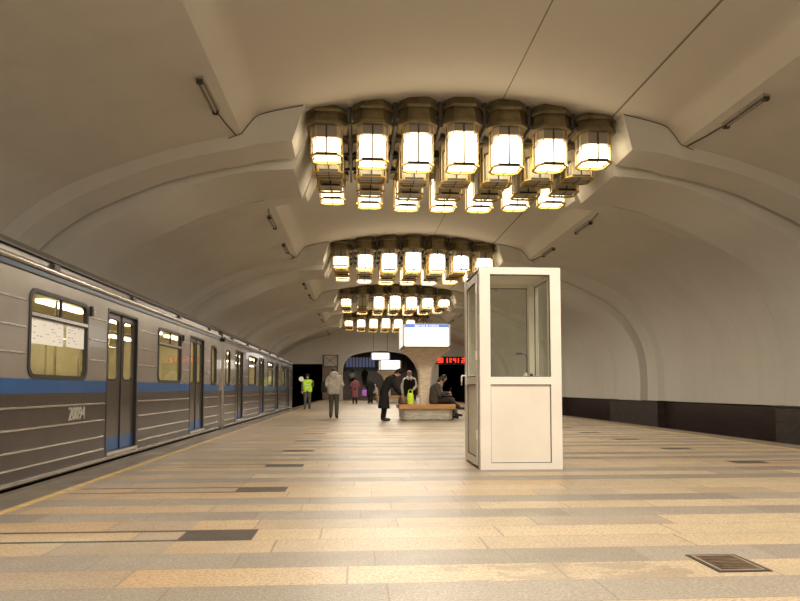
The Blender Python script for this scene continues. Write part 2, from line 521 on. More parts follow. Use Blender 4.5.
# floor, platform edges, tracks
mb = MB().box(-3.12, 7.40, -13, 70, -.12, 0)
tag(mb.build('floor', M['floor'], smooth=0), kind='structure')
for nm, xa, xb in (('left', -3.22, -3.12), ('right', 7.40, 7.50)):
    tag(MB().box(xa, xb, -13, YEND, -.16, -.001).build('trim_%d' % n, M['edge'], smooth=0), kind='structure'); n += 1
for xa, xb in ((-3.15, -3.0), (7.3, 7.42)):
    tag(MB().box(xa, xb, -13, YEND, -1.3, -.12).build('wall_platform', M['black'], smooth=0), kind='structure')
for xa, xb in ((-7.6, -3.0), (7.3, 11.8)):
    tag(MB().box(xa, xb, -13, 75, -1.45, -1.3).build('floor_trackbed', M['black'], smooth=0), kind='structure')
tag(MB().box(-2.75, -2.685, -13, YEND - .5, 0, .003).build('floor_line', M['yellow'], smooth=0), kind='structure')
tag(MB().box(6.90, 6.98, -13, YEND - .5, 0, .003).build('floor_line', M['yellow'], smooth=0), kind='structure')

# dark marble skirting beyond the tracks, with pedestals under the ribs
for sgn, nm in ((-1, 'baseboard_left'), (1, 'baseboard_right')):
    mb = MB()
    a, b = CX + sgn * 9.44, CX + sgn * 9.62
    mb.box(a, b, Y0, YEND, -1.3, .44)
    mb.box(CX + sgn * 9.52, CX + sgn * 9.7, Y0, YEND, .44, .52)
    mb.mt(1)
    for k in range(0, 4):
        yc = RIB0 + BAY * k
        mb.box(CX + sgn * 9.14, a, yc - 2.3, yc + 2.3, -1.3, .47)
        mb.box(CX + sgn * 9.10, a, yc - 2.34, yc + 2.34, .47, .51)
    tag(mb.build(nm, [M['skirt'], M['skirt_rough']], smooth=0), kind='structure')

# end wall with the central arch and the two tunnel mouths
prof = [(CX - s, h) for s, h in side] + [(CX - s, h) for s, h in panel[1:]] + [(CX + s, h) for s, h in reversed(panel[1:-1])] + [(CX + s, h) for s, h in reversed(side)]
outer = [(CX - 9.4, -1.3)] + prof + [(CX + 9.4, -1.3), (7.4, -1.3), (7.4, 0)]
arch = [(-1.25, .0005)] + spline([(-1.25, 2.3), (-1.1, 3.2), (-.3, 3.95), (CX, 4.32), (4.5, 3.95), (5.3, 3.2), (5.45, 2.3)], 5) + [(5.45, .0005)]
outer = [(CX - 9.4, -1.3)] + prof + [(CX + 9.4, -1.3),
         (10.4, -1.3), (10.4, 3.15), (7.25, 3.15), (7.25, -1.3),
         (5.45, -1.3)] + list(reversed(arch)) + [(-1.25, -1.3),
         (-3.05, -1.3), (-3.05, 3.15), (-6.2, 3.15), (-6.2, -1.3)]
YW = YEND
mb = MB().plate([outer], lambda u, v, d: (u, YW + d, v), .5)
tag(mb.build('wall_back', M['wall'], smooth=30), kind='structure')
# raised rim round the arch
rim_o = [(u + (u - CX) * .045, v * 1.035) for u, v in arch]
mb = MB().plate([rim_o + list(reversed(arch))], lambda u, v, d: (u, YW + d, v), -.12)
tag(mb.build('trim_%d' % n, M['rib'], smooth=30), kind='structure'); n += 1
# tunnel interiors
for xa, xb in ((-6.2, -3.05), (7.25, 10.4)):
    mb = MB()
    mb.box(xa - .1, xa, YW + .5, 75, -1.3, 3.3); mb.box(xb, xb + .1, YW + .5, 75, -1.3, 3.3); mb.box(xa, xb, YW + .5, 75, 3.15, 3.3); mb.box(xa, xb, 75, 75.1, -1.3, 3.3)
    tag(mb.build('wall_tunnel', M['black'], smooth=0), kind='structure')
# stair hall behind the arch
mb = MB()
mb.box(-1.9, -1.3, YW + .5, 72, 0, 6); mb.box(5.5, 6.1, YW + .5, 72, 0, 6)
mb.box(-1.3, 5.5, 71.5, 72, 0, 6)
tag(mb.build('wall_stair_hall', M['stairwall'], smooth=0), kind='structure')
tag(MB().box(-1.9, 6.1, YW + .5, 72, 6, 6.2).build('ceiling_stair_hall', M['stairwall'], smooth=0), kind='structure')
mb = MB()
NSTEP = 18
for i in range(NSTEP):
    mb.box(-1.3, 5.5, 60.2 + i * .34, 60.2 + NSTEP * .34 + 4, i * .155, (i + 1) * .155)
tag(mb.build('stairs', M['stairwall'], smooth=0), kind='structure')
mb = MB()
for i in range(9):
    mb.box(-1.2 + i * .36, -1.2 + i * .36 + .26, 71.3, 71.5, 3.35, 4.4)
tag(mb.build('window_1', M['bluelit'], smooth=0), kind='structure')
# back end of the hall, behind the camera
tag(MB().plate([[(CX - 9.5, -1.3)] + prof + [(CX + 9.5, -1.3)]], lambda u, v, d: (u, Y0 - d, v), .2).build('wall_front', M['wall'], smooth=0), kind='structure')

# ------------------------------------------------------------------ lanterns
def octa(cx, cy, z, w, d, ch):
    hw, hd = w / 2, d / 2
    return [(cx - hw + ch, cy - hd, z), (cx + hw - ch, cy - hd, z), (cx + hw, cy - hd + ch, z), (cx + hw, cy + hd - ch, z),
            (cx + hw - ch, cy + hd, z), (cx - hw + ch, cy + hd, z), (cx - hw, cy + hd - ch, z), (cx - hw, cy - hd + ch, z)]

def lantern_meshes(glass_h, total_h, col_h=.34):
    """lantern standing with its bottom at z=0, hung from z=total_h"""
    r = {}
    W, D, CH = .60, .54, .10
    hb = MB()
    zt = glass_h
    rest = total_h - glass_h
    def tier(lst): hb.loft([octa(0, 0, z, w, w * .93, .15 * w / .7) for z, w in lst])
    mid = zt + rest * .44
    tier(((mid - .03, .815), (mid + .03, .815), (mid + .05, .78), (total_h + .02, .69)))
    tier(((zt - .20, .63), (zt - .19, .80), (zt - .13, .80), (zt - .10, .765), (mid - .03, .70)))
    # inside of the skirt is open below: a dark liner
    r['housing'] = hb
    g = MB(); g.loft([octa(0, 0, z, W, D, CH) for z in (0.012, zt - col_h)])
    g.mt(1).loft([octa(0, 0, z, W, D, CH) for z in (zt - col_h, zt - .19)])
    r['glass_shade'] = g
    di = MB()
    wi, dpt = W - .09, D - .09
    nx = 8; loops = []
    top = zt - col_h + .01
    prof2 = [(-wi / 2, .03)] + [(-wi / 2 + wi * i / nx, top - .07 + .09 * sin(pi * i / nx)) for i in range(nx + 1)] + [(wi / 2, .03)]
    di.loft([[(u, -dpt / 2, v) for u, v in prof2], [(u, dpt / 2, v) for u, v in prof2]])
    r['diffuser'] = di
    fr = MB()
    lo, hi = octa(0, 0, 0, W + .045, D + .045, CH + .008), octa(0, 0, 0, W - .035, D - .035, CH - .005)
    def ring(z, h):
        for a in range(8):
            b = (a + 1) % 8
            p = [lo[a], lo[b], hi[b], hi[a]]
            fr.add([(x, y, z) for x, y, _ in p] + [(x, y, z + h) for x, y, _ in p],
                   [(0, 1, 2, 3), (7, 6, 5, 4), (0, 4, 5, 1), (1, 5, 6, 2), (2, 6, 7, 3), (3, 7, 4, 0)])
    ring(-.015, .036)
    for a in octa(0, 0, 0, W + .012, D + .012, CH):
        fr.box(a[0] - .007, a[0] + .007, a[1] - .007, a[1] + .007, .01, zt - .18)
    r['frame'] = fr
    ba = MB()
    for sy in (-1, 1):
        ba.box(-.015, .015, sy * (D / 2 + .004), sy * (D / 2 + .018), 0, zt - .18)
        ba.box(-W / 2 + CH, W / 2 - CH, sy * (D / 2 + .018), sy * (D / 2 + .03), -.01, .034)
    for sx in (-1, 1):
        ba.box(sx * (W / 2 + .004), sx * (W / 2 + .018), -.011, .011, 0, zt - .18)
    ba.box(-.008, .008, -D / 2, D / 2, -.02, -.008)
    ba.box(-W / 2, W / 2, -.006, .006, -.016, -.008)
    r['glazing_bar'] = ba
    return r

ORD = ['first', 'second', 'third', 'fourth', 'fifth', 'sixth', 'seventh']
ROWN = ['front', 'second', 'third', 'rear']
CLN = ['nearest', 'second nearest', 'third nearest', 'farthest']
cache = {}
def lantern(col, row, cluster, x, y, lit):
    a = abs(col - 3)
    key = (a, lit)
    zb = 5.39 + (.0, .0, .05, .14)[a]
    zc = panel_h(x - CX)
    if key not in cache:
        gh = (1.02, .98, .90, .78)[a]
        ms = lantern_meshes(gh, zc - zb, .34 + (0, .01, .04, .09)[a])
        root = empty('ceiling_lantern', (x, y, zb))
        kid = []
        for nm, mt_ in (('housing', 'brass'), ('glass_shade', 'lglass'), ('diffuser', 'lit' if lit else 'unlit'), ('frame', 'gold'), ('glazing_bar', 'darkmetal')):
            o = ms[nm].build(nm, [M[mt_], M['unlit_collar']], root, local=True, smooth=25)
            kid.append(o.name)
        if lit:
            ld = bpy.data.lights.new('lantern_lamp', 'AREA'); ld.shape = 'RECTANGLE'; ld.size = .42; ld.size_y = .36; ld.energy = DOWN_W; ld.color = WARM
            lo_ = bpy.data.objects.new('lantern_lamp', ld); lo_.location = (0, 0, -.02); lo_.parent = root; COL.objects.link(lo_); kid.append(lo_.name)
        KIDS[root.name] = kid
        cache[key] = root
        for kname in kid: KIDS[kname] = []
    else:
        root = copy_tree(cache[key]); root.location = (x, y, zb)
    tag(root, '%s brass ceiling lantern, %s from left in the %s row, %s cluster' % ('lit' if lit else 'unlit', ORD[col], ROWN[row], CLN[cluster]),
        'ceiling lantern', 'brass lanterns of the %s ceiling cluster' % CLN[cluster])

OFF = {(2, 0, 1), (3, 0, 6)}
for k in range(4):
    for row in range(4):
        for col in range(7):
            lit = row in (0, 3) and (k, row, col) not in OFF
            lantern(col, row, k, CX + (col - 3) * .905, 12.80 + BAY * k + row * .98, lit)
    y = 12.80 + BAY * k
    mb = MB()
    for c in range(6):
        x = CX + (c - 2.5) * .905
        mb.box(x - .03, x + .03, y - .3, y + 3.3, 6.12, 6.20)
        for r_ in range(4):
            mb.box(x - .035, x + .035, y + r_ * .98 - .12, y + r_ * .98 + .12, 6.20, panel_h(x - CX) + .01)
    for r_ in range(3):
        yy = y + (r_ + .5) * .98
        mb.box(CX - 2.6, CX + 2.6, yy - .025, yy + .025, 6.14, 6.20)
    tag(mb.build('mounting_rack', M['darkmetal'], smooth=0), 'dark steel mounting rack between the lanterns of the %s ceiling cluster' % CLN[k], 'rack', 'steel racks above the lanterns')

# slim tube fittings beside the panel edges
def vault_pt(s):
    for (a, ha), (b, hb) in zip(side, side[1:]):
        if b <= s <= a: return hb + (ha - hb) * (s - b) / (a - b)
def tube_light(sgn, y0, y1, conduit_to, lab):
    s = 4.53; h = vault_pt(s); x = CX + sgn * s
    t = empty('tube_light', (x, (y0 + y1) / 2, h - .1))
    tag(t, lab, 'tube light', 'slim tube lights along the panel edges')
    MB().box(x - .06, x + .06, y0, y1, h - .05, h + .03).build('housing', M['fitting'], t, smooth=0)
    m = MB().tube([(x, y0 + .08, h - .075), (x, y1 - .08, h - .075)], .022)
    m.build('tube', M['deadtube'], t)
    for ya, yb in ((y0, y0 + .07), (y1 - .07, y1)): MB().box(x - .05, x + .05, ya, yb, h - .1, h - .04).build('end_cap', M['darkmetal'], t, smooth=0)
    ye = y1 if abs(conduit_to - y1) < abs(conduit_to - y0) else y0
    m = MB().tube([(x - sgn * .0, ye, h - .02), (x - sgn * .05, (ye + conduit_to) / 2, h - .015), (x - sgn * .12, conduit_to, h + .01)], .013, 6)
    m.build('conduit', M['darkmetal'], t)
for k in range(0, 5):
    for sgn in (-1, 1):
        sd = 'train' if sgn < 0 else 'booth'
        tip = RIB0 + BAY * k - 2.3
        nth = ['first', 'second', 'third', 'fourth', 'fifth'][k]
        tube_light(sgn, tip - 2.35, tip - 1.15, tip - .02, 'slim grey tube light on the vault over the %s side, before the %s rib' % (sd, nth))
        if k < 4:
            tip2 = RIB0 + BAY * k + 2.3
            tube_light(sgn, tip2 + 1.05, tip2 + 2.3, tip2 + .02, 'slim grey tube light on the vault over the %s side, behind the %s rib' % (sd, nth))

# ------------------------------------------------------------------ train
XS = -3.3
CARL = 17.11
DOORS = [2.15 + 4.27 * i for i in range(4)]
def car(y0, label, number, cars_first):
    root = empty('metro_car', (XS - 1.35, y0 + CARL / 2, -1.3))
    tag(root, label, 'train', 'cars of the metro train at the platform')
    X2 = XS - 2.7
    dh = [(y0 + d - .60, y0 + d + .60, .10, 2.02) for d in DOORS]
    wins = [(y0 + (DOORS[i] + DOORS[i + 1]) / 2 - .68 + .16, y0 + (DOORS[i] + DOORS[i + 1]) / 2 + .72 + .16, 1.08, 1.965) for i in range(3)]
    ends = [(y0 + .30, y0 + .82, 1.06, 1.93), (y0 + CARL - .86, y0 + CARL - .34, 1.06, 1.93)]
    holes = [rrect(*d, .06) for d in dh] + [rrect(*w, .11) for w in wins] + [rrect(*w, .14) for w in ends]
    # side wall facing the platform, in three colour zones cut by z
    def clipband(z0, z1, mi, mb):
        outer = [(y0 + .05, z0), (y0 + CARL - .05, z0), (y0 + CARL - .05, z1), (y0 + .05, z1)]
        # split between the openings that cross this band
        spans = sorted([(min(p[0] for p in h), max(p[0] for p in h), min(p[1] for p in h), max(p[1] for p in h), h) for h in holes])
        inside = [s_[4] for s_ in spans if s_[2] >= z0 and s_[3] <= z1]
        cross = [s_ for s_ in spans if not (s_[2] >= z0 and s_[3] <= z1) and s_[2] < z1 and s_[3] > z0]
        xs = [y0 + .05]
        for s_ in cross: xs += [s_[0], s_[1]]
        xs.append(y0 + CARL - .05)
        mb.mt(mi)
        for a, b in zip(xs[0::2], xs[1::2]):
            ins = [h for h in inside if min(p[0] for p in h) > a and max(p[0] for p in h) < b]
            mb.plate([[(a, z0), (b, z0), (b, z1), (a, z1)]] + ins, lambda u, v, d: (XS - d, u, v), .05)
        for s_ in cross:
            top, bot = s_[3], s_[2]
            if top < z1 - .001: mb.plate([[(s_[0], top), (s_[1], top), (s_[1], z1), (s_[0], z1)]], lambda u, v, d: (XS - d, u, v), .05)
            if bot > z0 + .001: mb.plate([[(s_[0], z0), (s_[1], z0), (s_[1], bot), (s_[0], bot)]], lambda u, v, d: (XS - d, u, v), .05)
    mb = MB()
    clipband(1.055, 2.12, 0, mb)
    clipband(.905, 1.055, 1, mb)
    clipband(.02, .905, 2, mb)
    # far side and ends
    mb.mt(0)
    mb.box(X2, X2 + .05, y0 + .05, y0 + CARL - .05, .02, 2.12)
    for yy in (y0, y0 + CARL - .05):
        mb.box(X2, XS - .02, yy, yy + .05, -.1, 2.12)
    for yy in (y0 + .04, y0 + CARL - .04):
        mb.tube([(XS - .05, yy, -.1), (XS - .05, yy, 2.12)], .055, 12)
    body = mb.build('body', [M['tgrey'], M['tblue'], M['tdark']], root, smooth=25)
    # chrome beads between openings
    mb = MB()
    ops_hi = sorted([(d[0], d[1]) for d in dh] + [(w[0] - .03, w[1] + .03) for w in wins] + [(w[0] - .03, w[1] + .03) for w in ends])
    ops_lo = sorted([(d[0], d[1]) for d in dh])
    def beads(zs, ops, r, gap):
        xs = [y0 + .10]
        for a, b in ops: xs += [a - gap, b + gap]
        xs.append(y0 + CARL - .10)
        for a, b in zip(xs[0::2], xs[1::2]):
            if b - a > .05:
                for z in zs:
                    mb.loft([[(XS - .005, yy, z - r), (XS + r * .9, yy, z - r * .5), (XS + r * .9, yy, z + r * .5), (XS - .005, yy, z + r)] for yy in (a, b)])
    beads((1.84, 1.57, 1.31), ops_hi, .014, .05)
    beads((.762, .548, .335, .17), ops_lo, .014, .06)
    mb.box(XS - .01, XS + .02, y0 + .05, y0 + CARL - .05, .02, .06)
    mb.build('chrome_bead', M['chrome'], root, smooth=40)
    # roof with gutter
    mb = MB()
    sec = [(XS + .0, 2.12), (XS + .02, 2.13), (XS + .02, 2.175), (XS - .01, 2.18)]
    mb.mt(1).loft([[(x, yy, z) for x, z in sec] for yy in (y0 + .03, y0 + CARL - .03)])
    sec = [(XS + .0, 2.18)] + [(XS + .012 + .035 * sin(pi * i / 5), 2.18 + .07 * i / 5) for i in range(6)] + [(XS - .03, 2.25)]
    mb.mt(2).loft([[(x, yy, z) for x, z in sec] for yy in (y0 + .03, y0 + CARL - .03)])
    h1 = [(XS - .02, 2.2), (XS - .02, 2.27), (XS - .05, 2.34), (XS - .06, 2.345), (XS - .03, 2.36), (XS - .10, 2.40), (XS - .30, 2.52), (XS - .7, 2.64), (XS - 1.35, 2.70)]
    h2 = [(2 * (XS - 1.35) - x, z) for x, z in reversed(h1[:-1])]
    mb.mt(0).loft([[(x, yy, z) for x, z in h1 + h2] for yy in (y0 + .0, y0 + CARL)])
    mb.mt(3).box(XS - .055, XS - .02, y0 + .05, y0 + CARL - .05, 2.335, 2.355)
    mb.build('roof', [M['troof'], M['tblueline'], M['chrome'], M['rubber']], root, smooth=35)
    # doors
    for (a, b, z0, z1) in dh:
        m_ = (a + b) / 2
        fr = MB(); fr.plate([rrect(a, b, z0, z1, .06), rrect(a + .035, b - .035, z0 + .02, z1 - .035, .04)], lambda u, v, d: (XS + .004 - d, u, v), .09)
        fr.build('door_frame', M['rubber'], root, smooth=25)
        MB().box(XS - .03, XS + .03, a, b, z0 - .03, z0 + .015).build('door_sill', M['chrome'], root, smooth=0)
        for s_, (p, q) in enumerate(((a + .03, m_ - .008), (m_ + .008, b - .03))):
            pane = rrect(p + .085, q - .085, 1.08, 1.90, .07)
            dm = MB()
            dm.plate([[(p, .30), (q, .30), (q, z1 - .03), (p, z1 - .03)], pane], lambda u, v, d: (XS - .035 - d, u, v), .03)
            dm.mt(1).plate([[(p, z0 + .02), (q, z0 + .02), (q, .30), (p, .30)]], lambda u, v, d: (XS - .035 - d, u, v), .03)
            door = dm.build('door', [M['tdoor'], M['tblue']], root, smooth=25)
            g = MB().plate([rrect(p + .092, q - .092, 1.087, 1.893, .06)], lambda u, v, d: (XS - .05 - d, u, v), .006)
            g.build('door_pane', M['tglass'], door, smooth=0)
            ga = MB().plate([rrect(p + .070, q - .070, 1.065, 1.915, .08), rrect(p + .092, q - .092, 1.087, 1.893, .06)], lambda u, v, d: (XS - .028 - d, u, v), .01)
            ga.build('door_gasket', M['rubber'], door, smooth=0)
        MB().box(XS - .05, XS - .022, m_ - .010, m_ + .010, z0 + .02, z1 - .04).build('door_seal', M['rubber'], root, smooth=0)
    # windows
    for (a, b, z0, z1) in wins:
        fr = MB(); fr.plate([rrect(a - .02, b + .02, z0 - .02, z1 + .02, .12), rrect(a + .022, b - .022, z0 + .022, z1 - .022, .09)], lambda u, v, d: (XS + .012 - d, u, v), .05)
        fr.box(XS - .02, XS + .008, a + .02, b - .02, 1.685, 1.70)
        fr.mt(1).box(XS - .02, XS + .018, a + .01, b - .01, 1.70, 1.735)
        fr.mt(0).box(XS - .02, XS + .008, a + .02, b - .02, 1.735, 1.745)
        fr.mt(0).box(XS - .02, XS + .006, (a + b) / 2 - .012, (a + b) / 2 + .012, 1.74, z1 - .02)
        w = fr.build('window_frame', [M['rubber'], M['chrome']], root, smooth=25)
        MB().plate([rrect(a + .015, b - .015, z0 + .015, z1 - .015, .09)], lambda u, v, d: (XS - .02 - d, u, v), .006).build('window_pane', M['tglass'], w, smooth=0)
    for (a, b, z0, z1) in ends:
        fr = MB(); fr.plate([rrect(a - .02, b + .02, z0 - .02, z1 + .02, .15), rrect(a + .025, b - .025, z0 + .025, z1 - .025, .11)], lambda u, v, d: (XS + .012 - d, u, v), .05)
        w = fr.build('window_frame', [M['rubber']], root, smooth=25)
        MB().plate([rrect(a + .015, b - .015, z0 + .015, z1 - .015, .11)], lambda u, v, d: (XS - .02 - d, u, v), .006).build('window_pane', M['tglass'], w, smooth=0)
    # interior
    mb = MB()
    mb.box(X2 + .06, XS - .07, y0 + .06, y0 + CARL - .06, -.02, .05)
    mb.box(X2 + .06, XS - .07, y0 + .06, y0 + CARL - .06, 2.10, 2.13)
    mb.box(X2 + .055, X2 + .09, y0 + .06, y0 + CARL - .06, .05, 2.10)
    for i in range(4):
        c = y0 + DOORS[i]
        mb.box(X2 + .055, X2 + .12, c - .95, c - .62, 1.0, 1.92)
        mb.box(X2 + .055, X2 + .12, c + .62, c + .95, 1.0, 1.92)
    for yy in (y0 + .07, y0 + CARL - .12):
        mb.box(X2 + .07, XS - .08, yy, yy + .05, .05, 2.1)
    mb.build('interior_lining', M['tin'], root, smooth=0)
    mb = MB()
    for xx in (XS - .75, XS - 1.95):
        for i in range(9):
            mb.box(xx - .07, xx + .07, y0 + .6 + i * 1.85, y0 + 1.9 + i * 1.85, 2.06, 2.098)
    mb.build('interior_light', M['tlight'], root, smooth=0)
    mb = MB()
    for i in range(3):
        a = y0 + DOORS[i] + .75; b = y0 + DOORS[i + 1] - .75
        for xa, xb, bx in ((X2 + .1, X2 + .55, X2 + .1), (XS - .55, XS - .10, XS - .18)):
            mb.box(xa, xb, a, b, .40, .50); mb.box(bx, bx + .08, a, b, .50, .96)
    mb.build('bench_seat', M['seat'], root, smooth=0)
    mb = MB()
    for i in range(4):
        for o in (-.75, .75):
            yy = y0 + DOORS[i] + o
            for xx in (XS - .60, X2 + .62): mb.tube([(xx, yy, .05), (xx, yy, 2.09)], .018, 8)
    for xx in (XS - .62, X2 + .62): mb.tube([(xx, y0 + .8, 1.86), (xx, y0 + CARL - .8, 1.86)], .016, 8)
    mb.build('grab_rail', M['chrome'], root)
    # underframe, wheels, small fittings
    mb = MB(); mb.box(X2 + .1, XS - .12, y0 + .2, y0 + CARL - .2, -.45, .02)
    for yy in (y0 + 2.3, y0 + CARL - 2.3): mb.box(X2 + .25, XS - .35, yy - 1.3, yy + 1.3, -.9, -.45)
    mb.build('underframe', M['rubber'], root, smooth=0)
    for yy in (y0 + 1.35, y0 + 3.25, y0 + CARL - 3.25, y0 + CARL - 1.35):
        for xx in (XS - .6, X2 + .6):
            m2 = MB().tube([(xx - .06, yy, -.88), (xx + .06, yy, -.88)], .41, 20); m2.build('wheel', M['rubber'], root)
    for (a, b, z0, z1) in wins[:]:
        m2 = MB()
        m2.box(XS, XS + .035, b + .06, b + .10, 1.85, 1.97)
        m2.mt(1)
        for q in range(3): m2.box(XS + .0, XS + .045, b + .10, b + .15, 1.862 + q * .036, 1.878 + q * .036)
        m2.build('signal_lamp', [M['rubber'], M['chrome']], root, smooth=0)
    for i in range(7):
        yy = y0 + 1.0 + i * 2.5
        MB().box(XS - .05, XS + .02, yy, yy + .14, 2.25, 2.31).build('roof_bracket', M['darkmetal'], root, smooth=0)
    # car number in chrome figures between the beads
    if number:
        mtx = Matrix.Translation((XS + .006, number[1], .655)) @ Matrix.Rotation(pi / 2, 4, 'Z') @ Matrix.Rotation(pi / 2, 4, 'X') @ Matrix.Diagonal((.82, 1, 1, 1))
        text_polys(number[0], 'number', M['number'], .215, mtx, .006, root)
    return root, wins

r1, w1 = car(-1.27, 'grey metro car with blue stripe beside the platform, numbered 20094, nearer one', ('20094', 7.93), True)
r2, w2 = car(16.35, 'grey metro car with blue stripe coupled beyond the numbered car, nearest the dark tunnel', None, False)
m = MB().box(XS - 1.9, XS - .8, 15.86, 16.33, -.35, 2.2)
m.mt(1).box(XS - .40, XS - .03, 15.88, 16.31, .92, 2.1); m.mt(0).box(XS - .40, XS - .03, 15.88, 16.31, .0, .92)
tag(m.build('gangway_screen', [M['tdark'], M['tgrey']], smooth=0), 'dark ribbed screen in the gap between the two metro cars', 'gangway')
# red service marks beside the doors
# white sheets added as a painted reflection of a lit sign, near window
a, b = w1[1][0], w1[1][1]
def reflection_sheet(y0_, y1_, z0_, z1_, lab, x=XS - .010):
    o = empty('sign_reflection', (x, (y0_ + y1_) / 2, z0_)); tag(o, lab, 'reflection', 'painted sign reflections on the train window')
    MB().box(x - .002, x, y0_, y1_, z0_, z1_).build('sheet', M['white_matte'], o, smooth=0)
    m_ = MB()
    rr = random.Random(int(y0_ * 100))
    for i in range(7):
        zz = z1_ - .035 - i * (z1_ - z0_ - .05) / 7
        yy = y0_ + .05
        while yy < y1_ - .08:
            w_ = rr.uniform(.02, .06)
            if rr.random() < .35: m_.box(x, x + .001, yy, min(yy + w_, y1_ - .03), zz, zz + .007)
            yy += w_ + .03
    m_.build('print', M['refl_marks'], o, smooth=0)  # marks for the lettering in the painted sign reflection
reflection_sheet(a + .05, a + .78, 1.42, 1.69, 'wide white sheet as painted sign notice inside the numbered car window, farther from the door')
reflection_sheet(a + .86, b - .06, 1.43, 1.69, 'smaller white sheet as painted sign notice inside the numbered car window, nearer the door')

# ------------------------------------------------------------------ booth
def booth():
    x0, x1, y0, y1, H = 1.455, 2.44, 7.63, 8.72, 2.41
    t = empty('attendant_booth', ((x0 + x1) / 2, (y0 + y1) / 2, 0))
    tag(t, 'white plastic framed glazed attendant booth standing alone on the platform', 'booth')
    P = .128; SZ0, SZ1 = 1.005, 1.095
    # corner posts
    for xa, ya in ((x0, y0), (x1 - P, y0), (x0, y1 - P), (x1 - P, y1 - P)):
        MB().box(xa, xa + P, ya, ya + P, 0, H).build('post', M['upvc'], t, smooth=0)
    # rails front, back, right side
    def rails(xa, xb, ya, yb):
        for za, zb in ((0, .075), (SZ0, SZ1), (H - .085, H)):
            MB().box(xa, xb, ya, yb, za, zb).build('rail', M['upvc'], t, smooth=0)
    rails(x0 + P, x1 - P, y0 + .002, y0 + .07); rails(x0 + P, x1 - P, y1 - .07, y1 - .002); rails(x1 - .07, x1 - .002, y0 + P, y1 - P)
    # glazing beads (dark gasket lines), panes and infill panels
    def pane_xz(y, sgn):
        w = MB()
        w.plate([[(x0 + P, SZ1), (x1 - P, SZ1), (x1 - P, H - .085), (x0 + P, H - .085)], [(x0 + P + .010, SZ1 + .01), (x1 - P - .010, SZ1 + .01), (x1 - P - .010, H - .1), (x0 + P + .010, H - .1)]], lambda u, v, d: (u, y + sgn * (.012 + d), v), .012)
        w.build('gasket', M['gasket'], t, smooth=0)
        MB().box(x0 + P, x1 - P, y + sgn * .030, y + sgn * .036, SZ1, H - .085).build('window_pane', M['bglass'], t, smooth=0)
        m = MB().box(x0 + P, x1 - P, y + sgn * .028, y + sgn * .045, .075, SZ0)
        m.build('infill_panel', M['upvc_panel'], t, smooth=0)
        g = MB().plate([[(x0 + P, .075), (x1 - P, .075), (x1 - P, SZ0), (x0 + P, SZ0)], [(x0 + P + .007, .082), (x1 - P - .007, .082), (x1 - P - .007, SZ0 - .007), (x0 + P + .007, SZ0 - .007)]], lambda u, v, d: (u, y + sgn * (.02 + d), v), .008)
        g.build('gasket', M['gasket'], t, smooth=0)
    pane_xz(y0, 1); pane_xz(y1, -1)
    MB().box(x1 - .036, x1 - .030, y0 + P, y1 - P, SZ1, H - .085).build('window_pane', M['bglass'], t, smooth=0)
    MB().box(x1 - .045, x1 - .028, y0 + P, y1 - P, .075, SZ0).build('infill_panel', M['upvc_panel'], t, smooth=0)
    w = MB().plate([[(y0 + P, SZ1), (y1 - P, SZ1), (y1 - P, H - .085), (y0 + P, H - .085)], [(y0 + P + .012, SZ1 + .012), (y1 - P - .012, SZ1 + .012), (y1 - P - .012, H - .1), (y0 + P + .012, H - .1)]], lambda u, v, d: (x1 - .046 - d, u, v), .01)
    w.build('gasket', M['gasket'], t, smooth=0)
    # door on the left side
    dy0, dy1 = y0 + P + .012, y1 - P - .012
    MB().box(x0 + .01, x0 + .06, y0 + P, y1 - P, H - .055, H).build('rail', M['upvc'], t, smooth=0)
    ST = .085
    dm = MB().plate([[(dy0, .03), (dy1, .03), (dy1, H - .065), (dy0, H - .065)],
                     [(dy0 + ST, 1.10), (dy1 - ST, 1.10), (dy1 - ST, H - .15), (dy0 + ST, H - .15)],
                     [(dy0 + ST, .12), (dy1 - ST, .12), (dy1 - ST, 1.01), (dy0 + ST, 1.01)]], lambda u, v, d: (x0 - .012 + d, u, v), .06)
    door = dm.build('door', M['upvc'], t, smooth=0)
    MB().box(x0 + .015, x0 + .021, dy0 + ST, dy1 - ST, 1.10, H - .15).build('door_pane', M['bglass'], door, smooth=0)
    MB().box(x0 + .012, x0 + .028, dy0 + ST, dy1 - ST, .12, 1.01).build('door_panel', M['upvc_panel'], door, smooth=0)
    gg = MB()
    for za, zb in ((1.10, H - .15), (.12, 1.01)):
        gg.plate([[(dy0 + ST, za), (dy1 - ST, za), (dy1 - ST, zb), (dy0 + ST, zb)], [(dy0 + ST + .012, za + .012), (dy1 - ST - .012, za + .012), (dy1 - ST - .012, zb - .012), (dy0 + ST + .012, zb - .012)]], lambda u, v, d: (x0 - .004 + d, u, v), .008)
    gg.build('door_gasket', M['gasket'], door, smooth=0)
    hy = dy1 - .045
    hm = MB().box(x0 - .024, x0 - .010, hy - .016, hy + .016, 1.00, 1.16)
    hm.tube([(x0 - .02, hy, 1.125), (x0 - .065, hy, 1.125), (x0 - .075, hy - .01, 1.12), (x0 - .078, hy - .02, 1.05), (x0 - .078, hy - .02, 1.0)], .010, 8)
    hm.build('handle', M['upvc'], door)
    for z in (.35, 1.30, 2.1):
        MB().tube([(x0 - .016, dy0 - .006, z), (x0 - .016, dy0 - .006, z + .11)], .013, 8).build('hinge', M['upvc'], door)
    MB().box(x0 - .004, x0 + .05, dy0 - .012, dy0 - .002, .03, H - .06).build('door_seal', M['gasket'], t, smooth=0)
    # roof, floor, desk
    MB().box(x0 + .01, x1 - .01, y0 + .01, y1 - .01, H - .04, H - .01).build('roof', M['upvc_panel'], t, smooth=0)
    MB().box(x0 + .05, x1 - .05, y0 + .06, y1 - .06, 0.005, .03).build('floor_board', M['edge'], t, smooth=0)
    MB().box(x0 + .12, x1 - .05, y1 - .45, y1 - .08, .93, .96).build('desk', M['upvc_panel'], t, smooth=0)
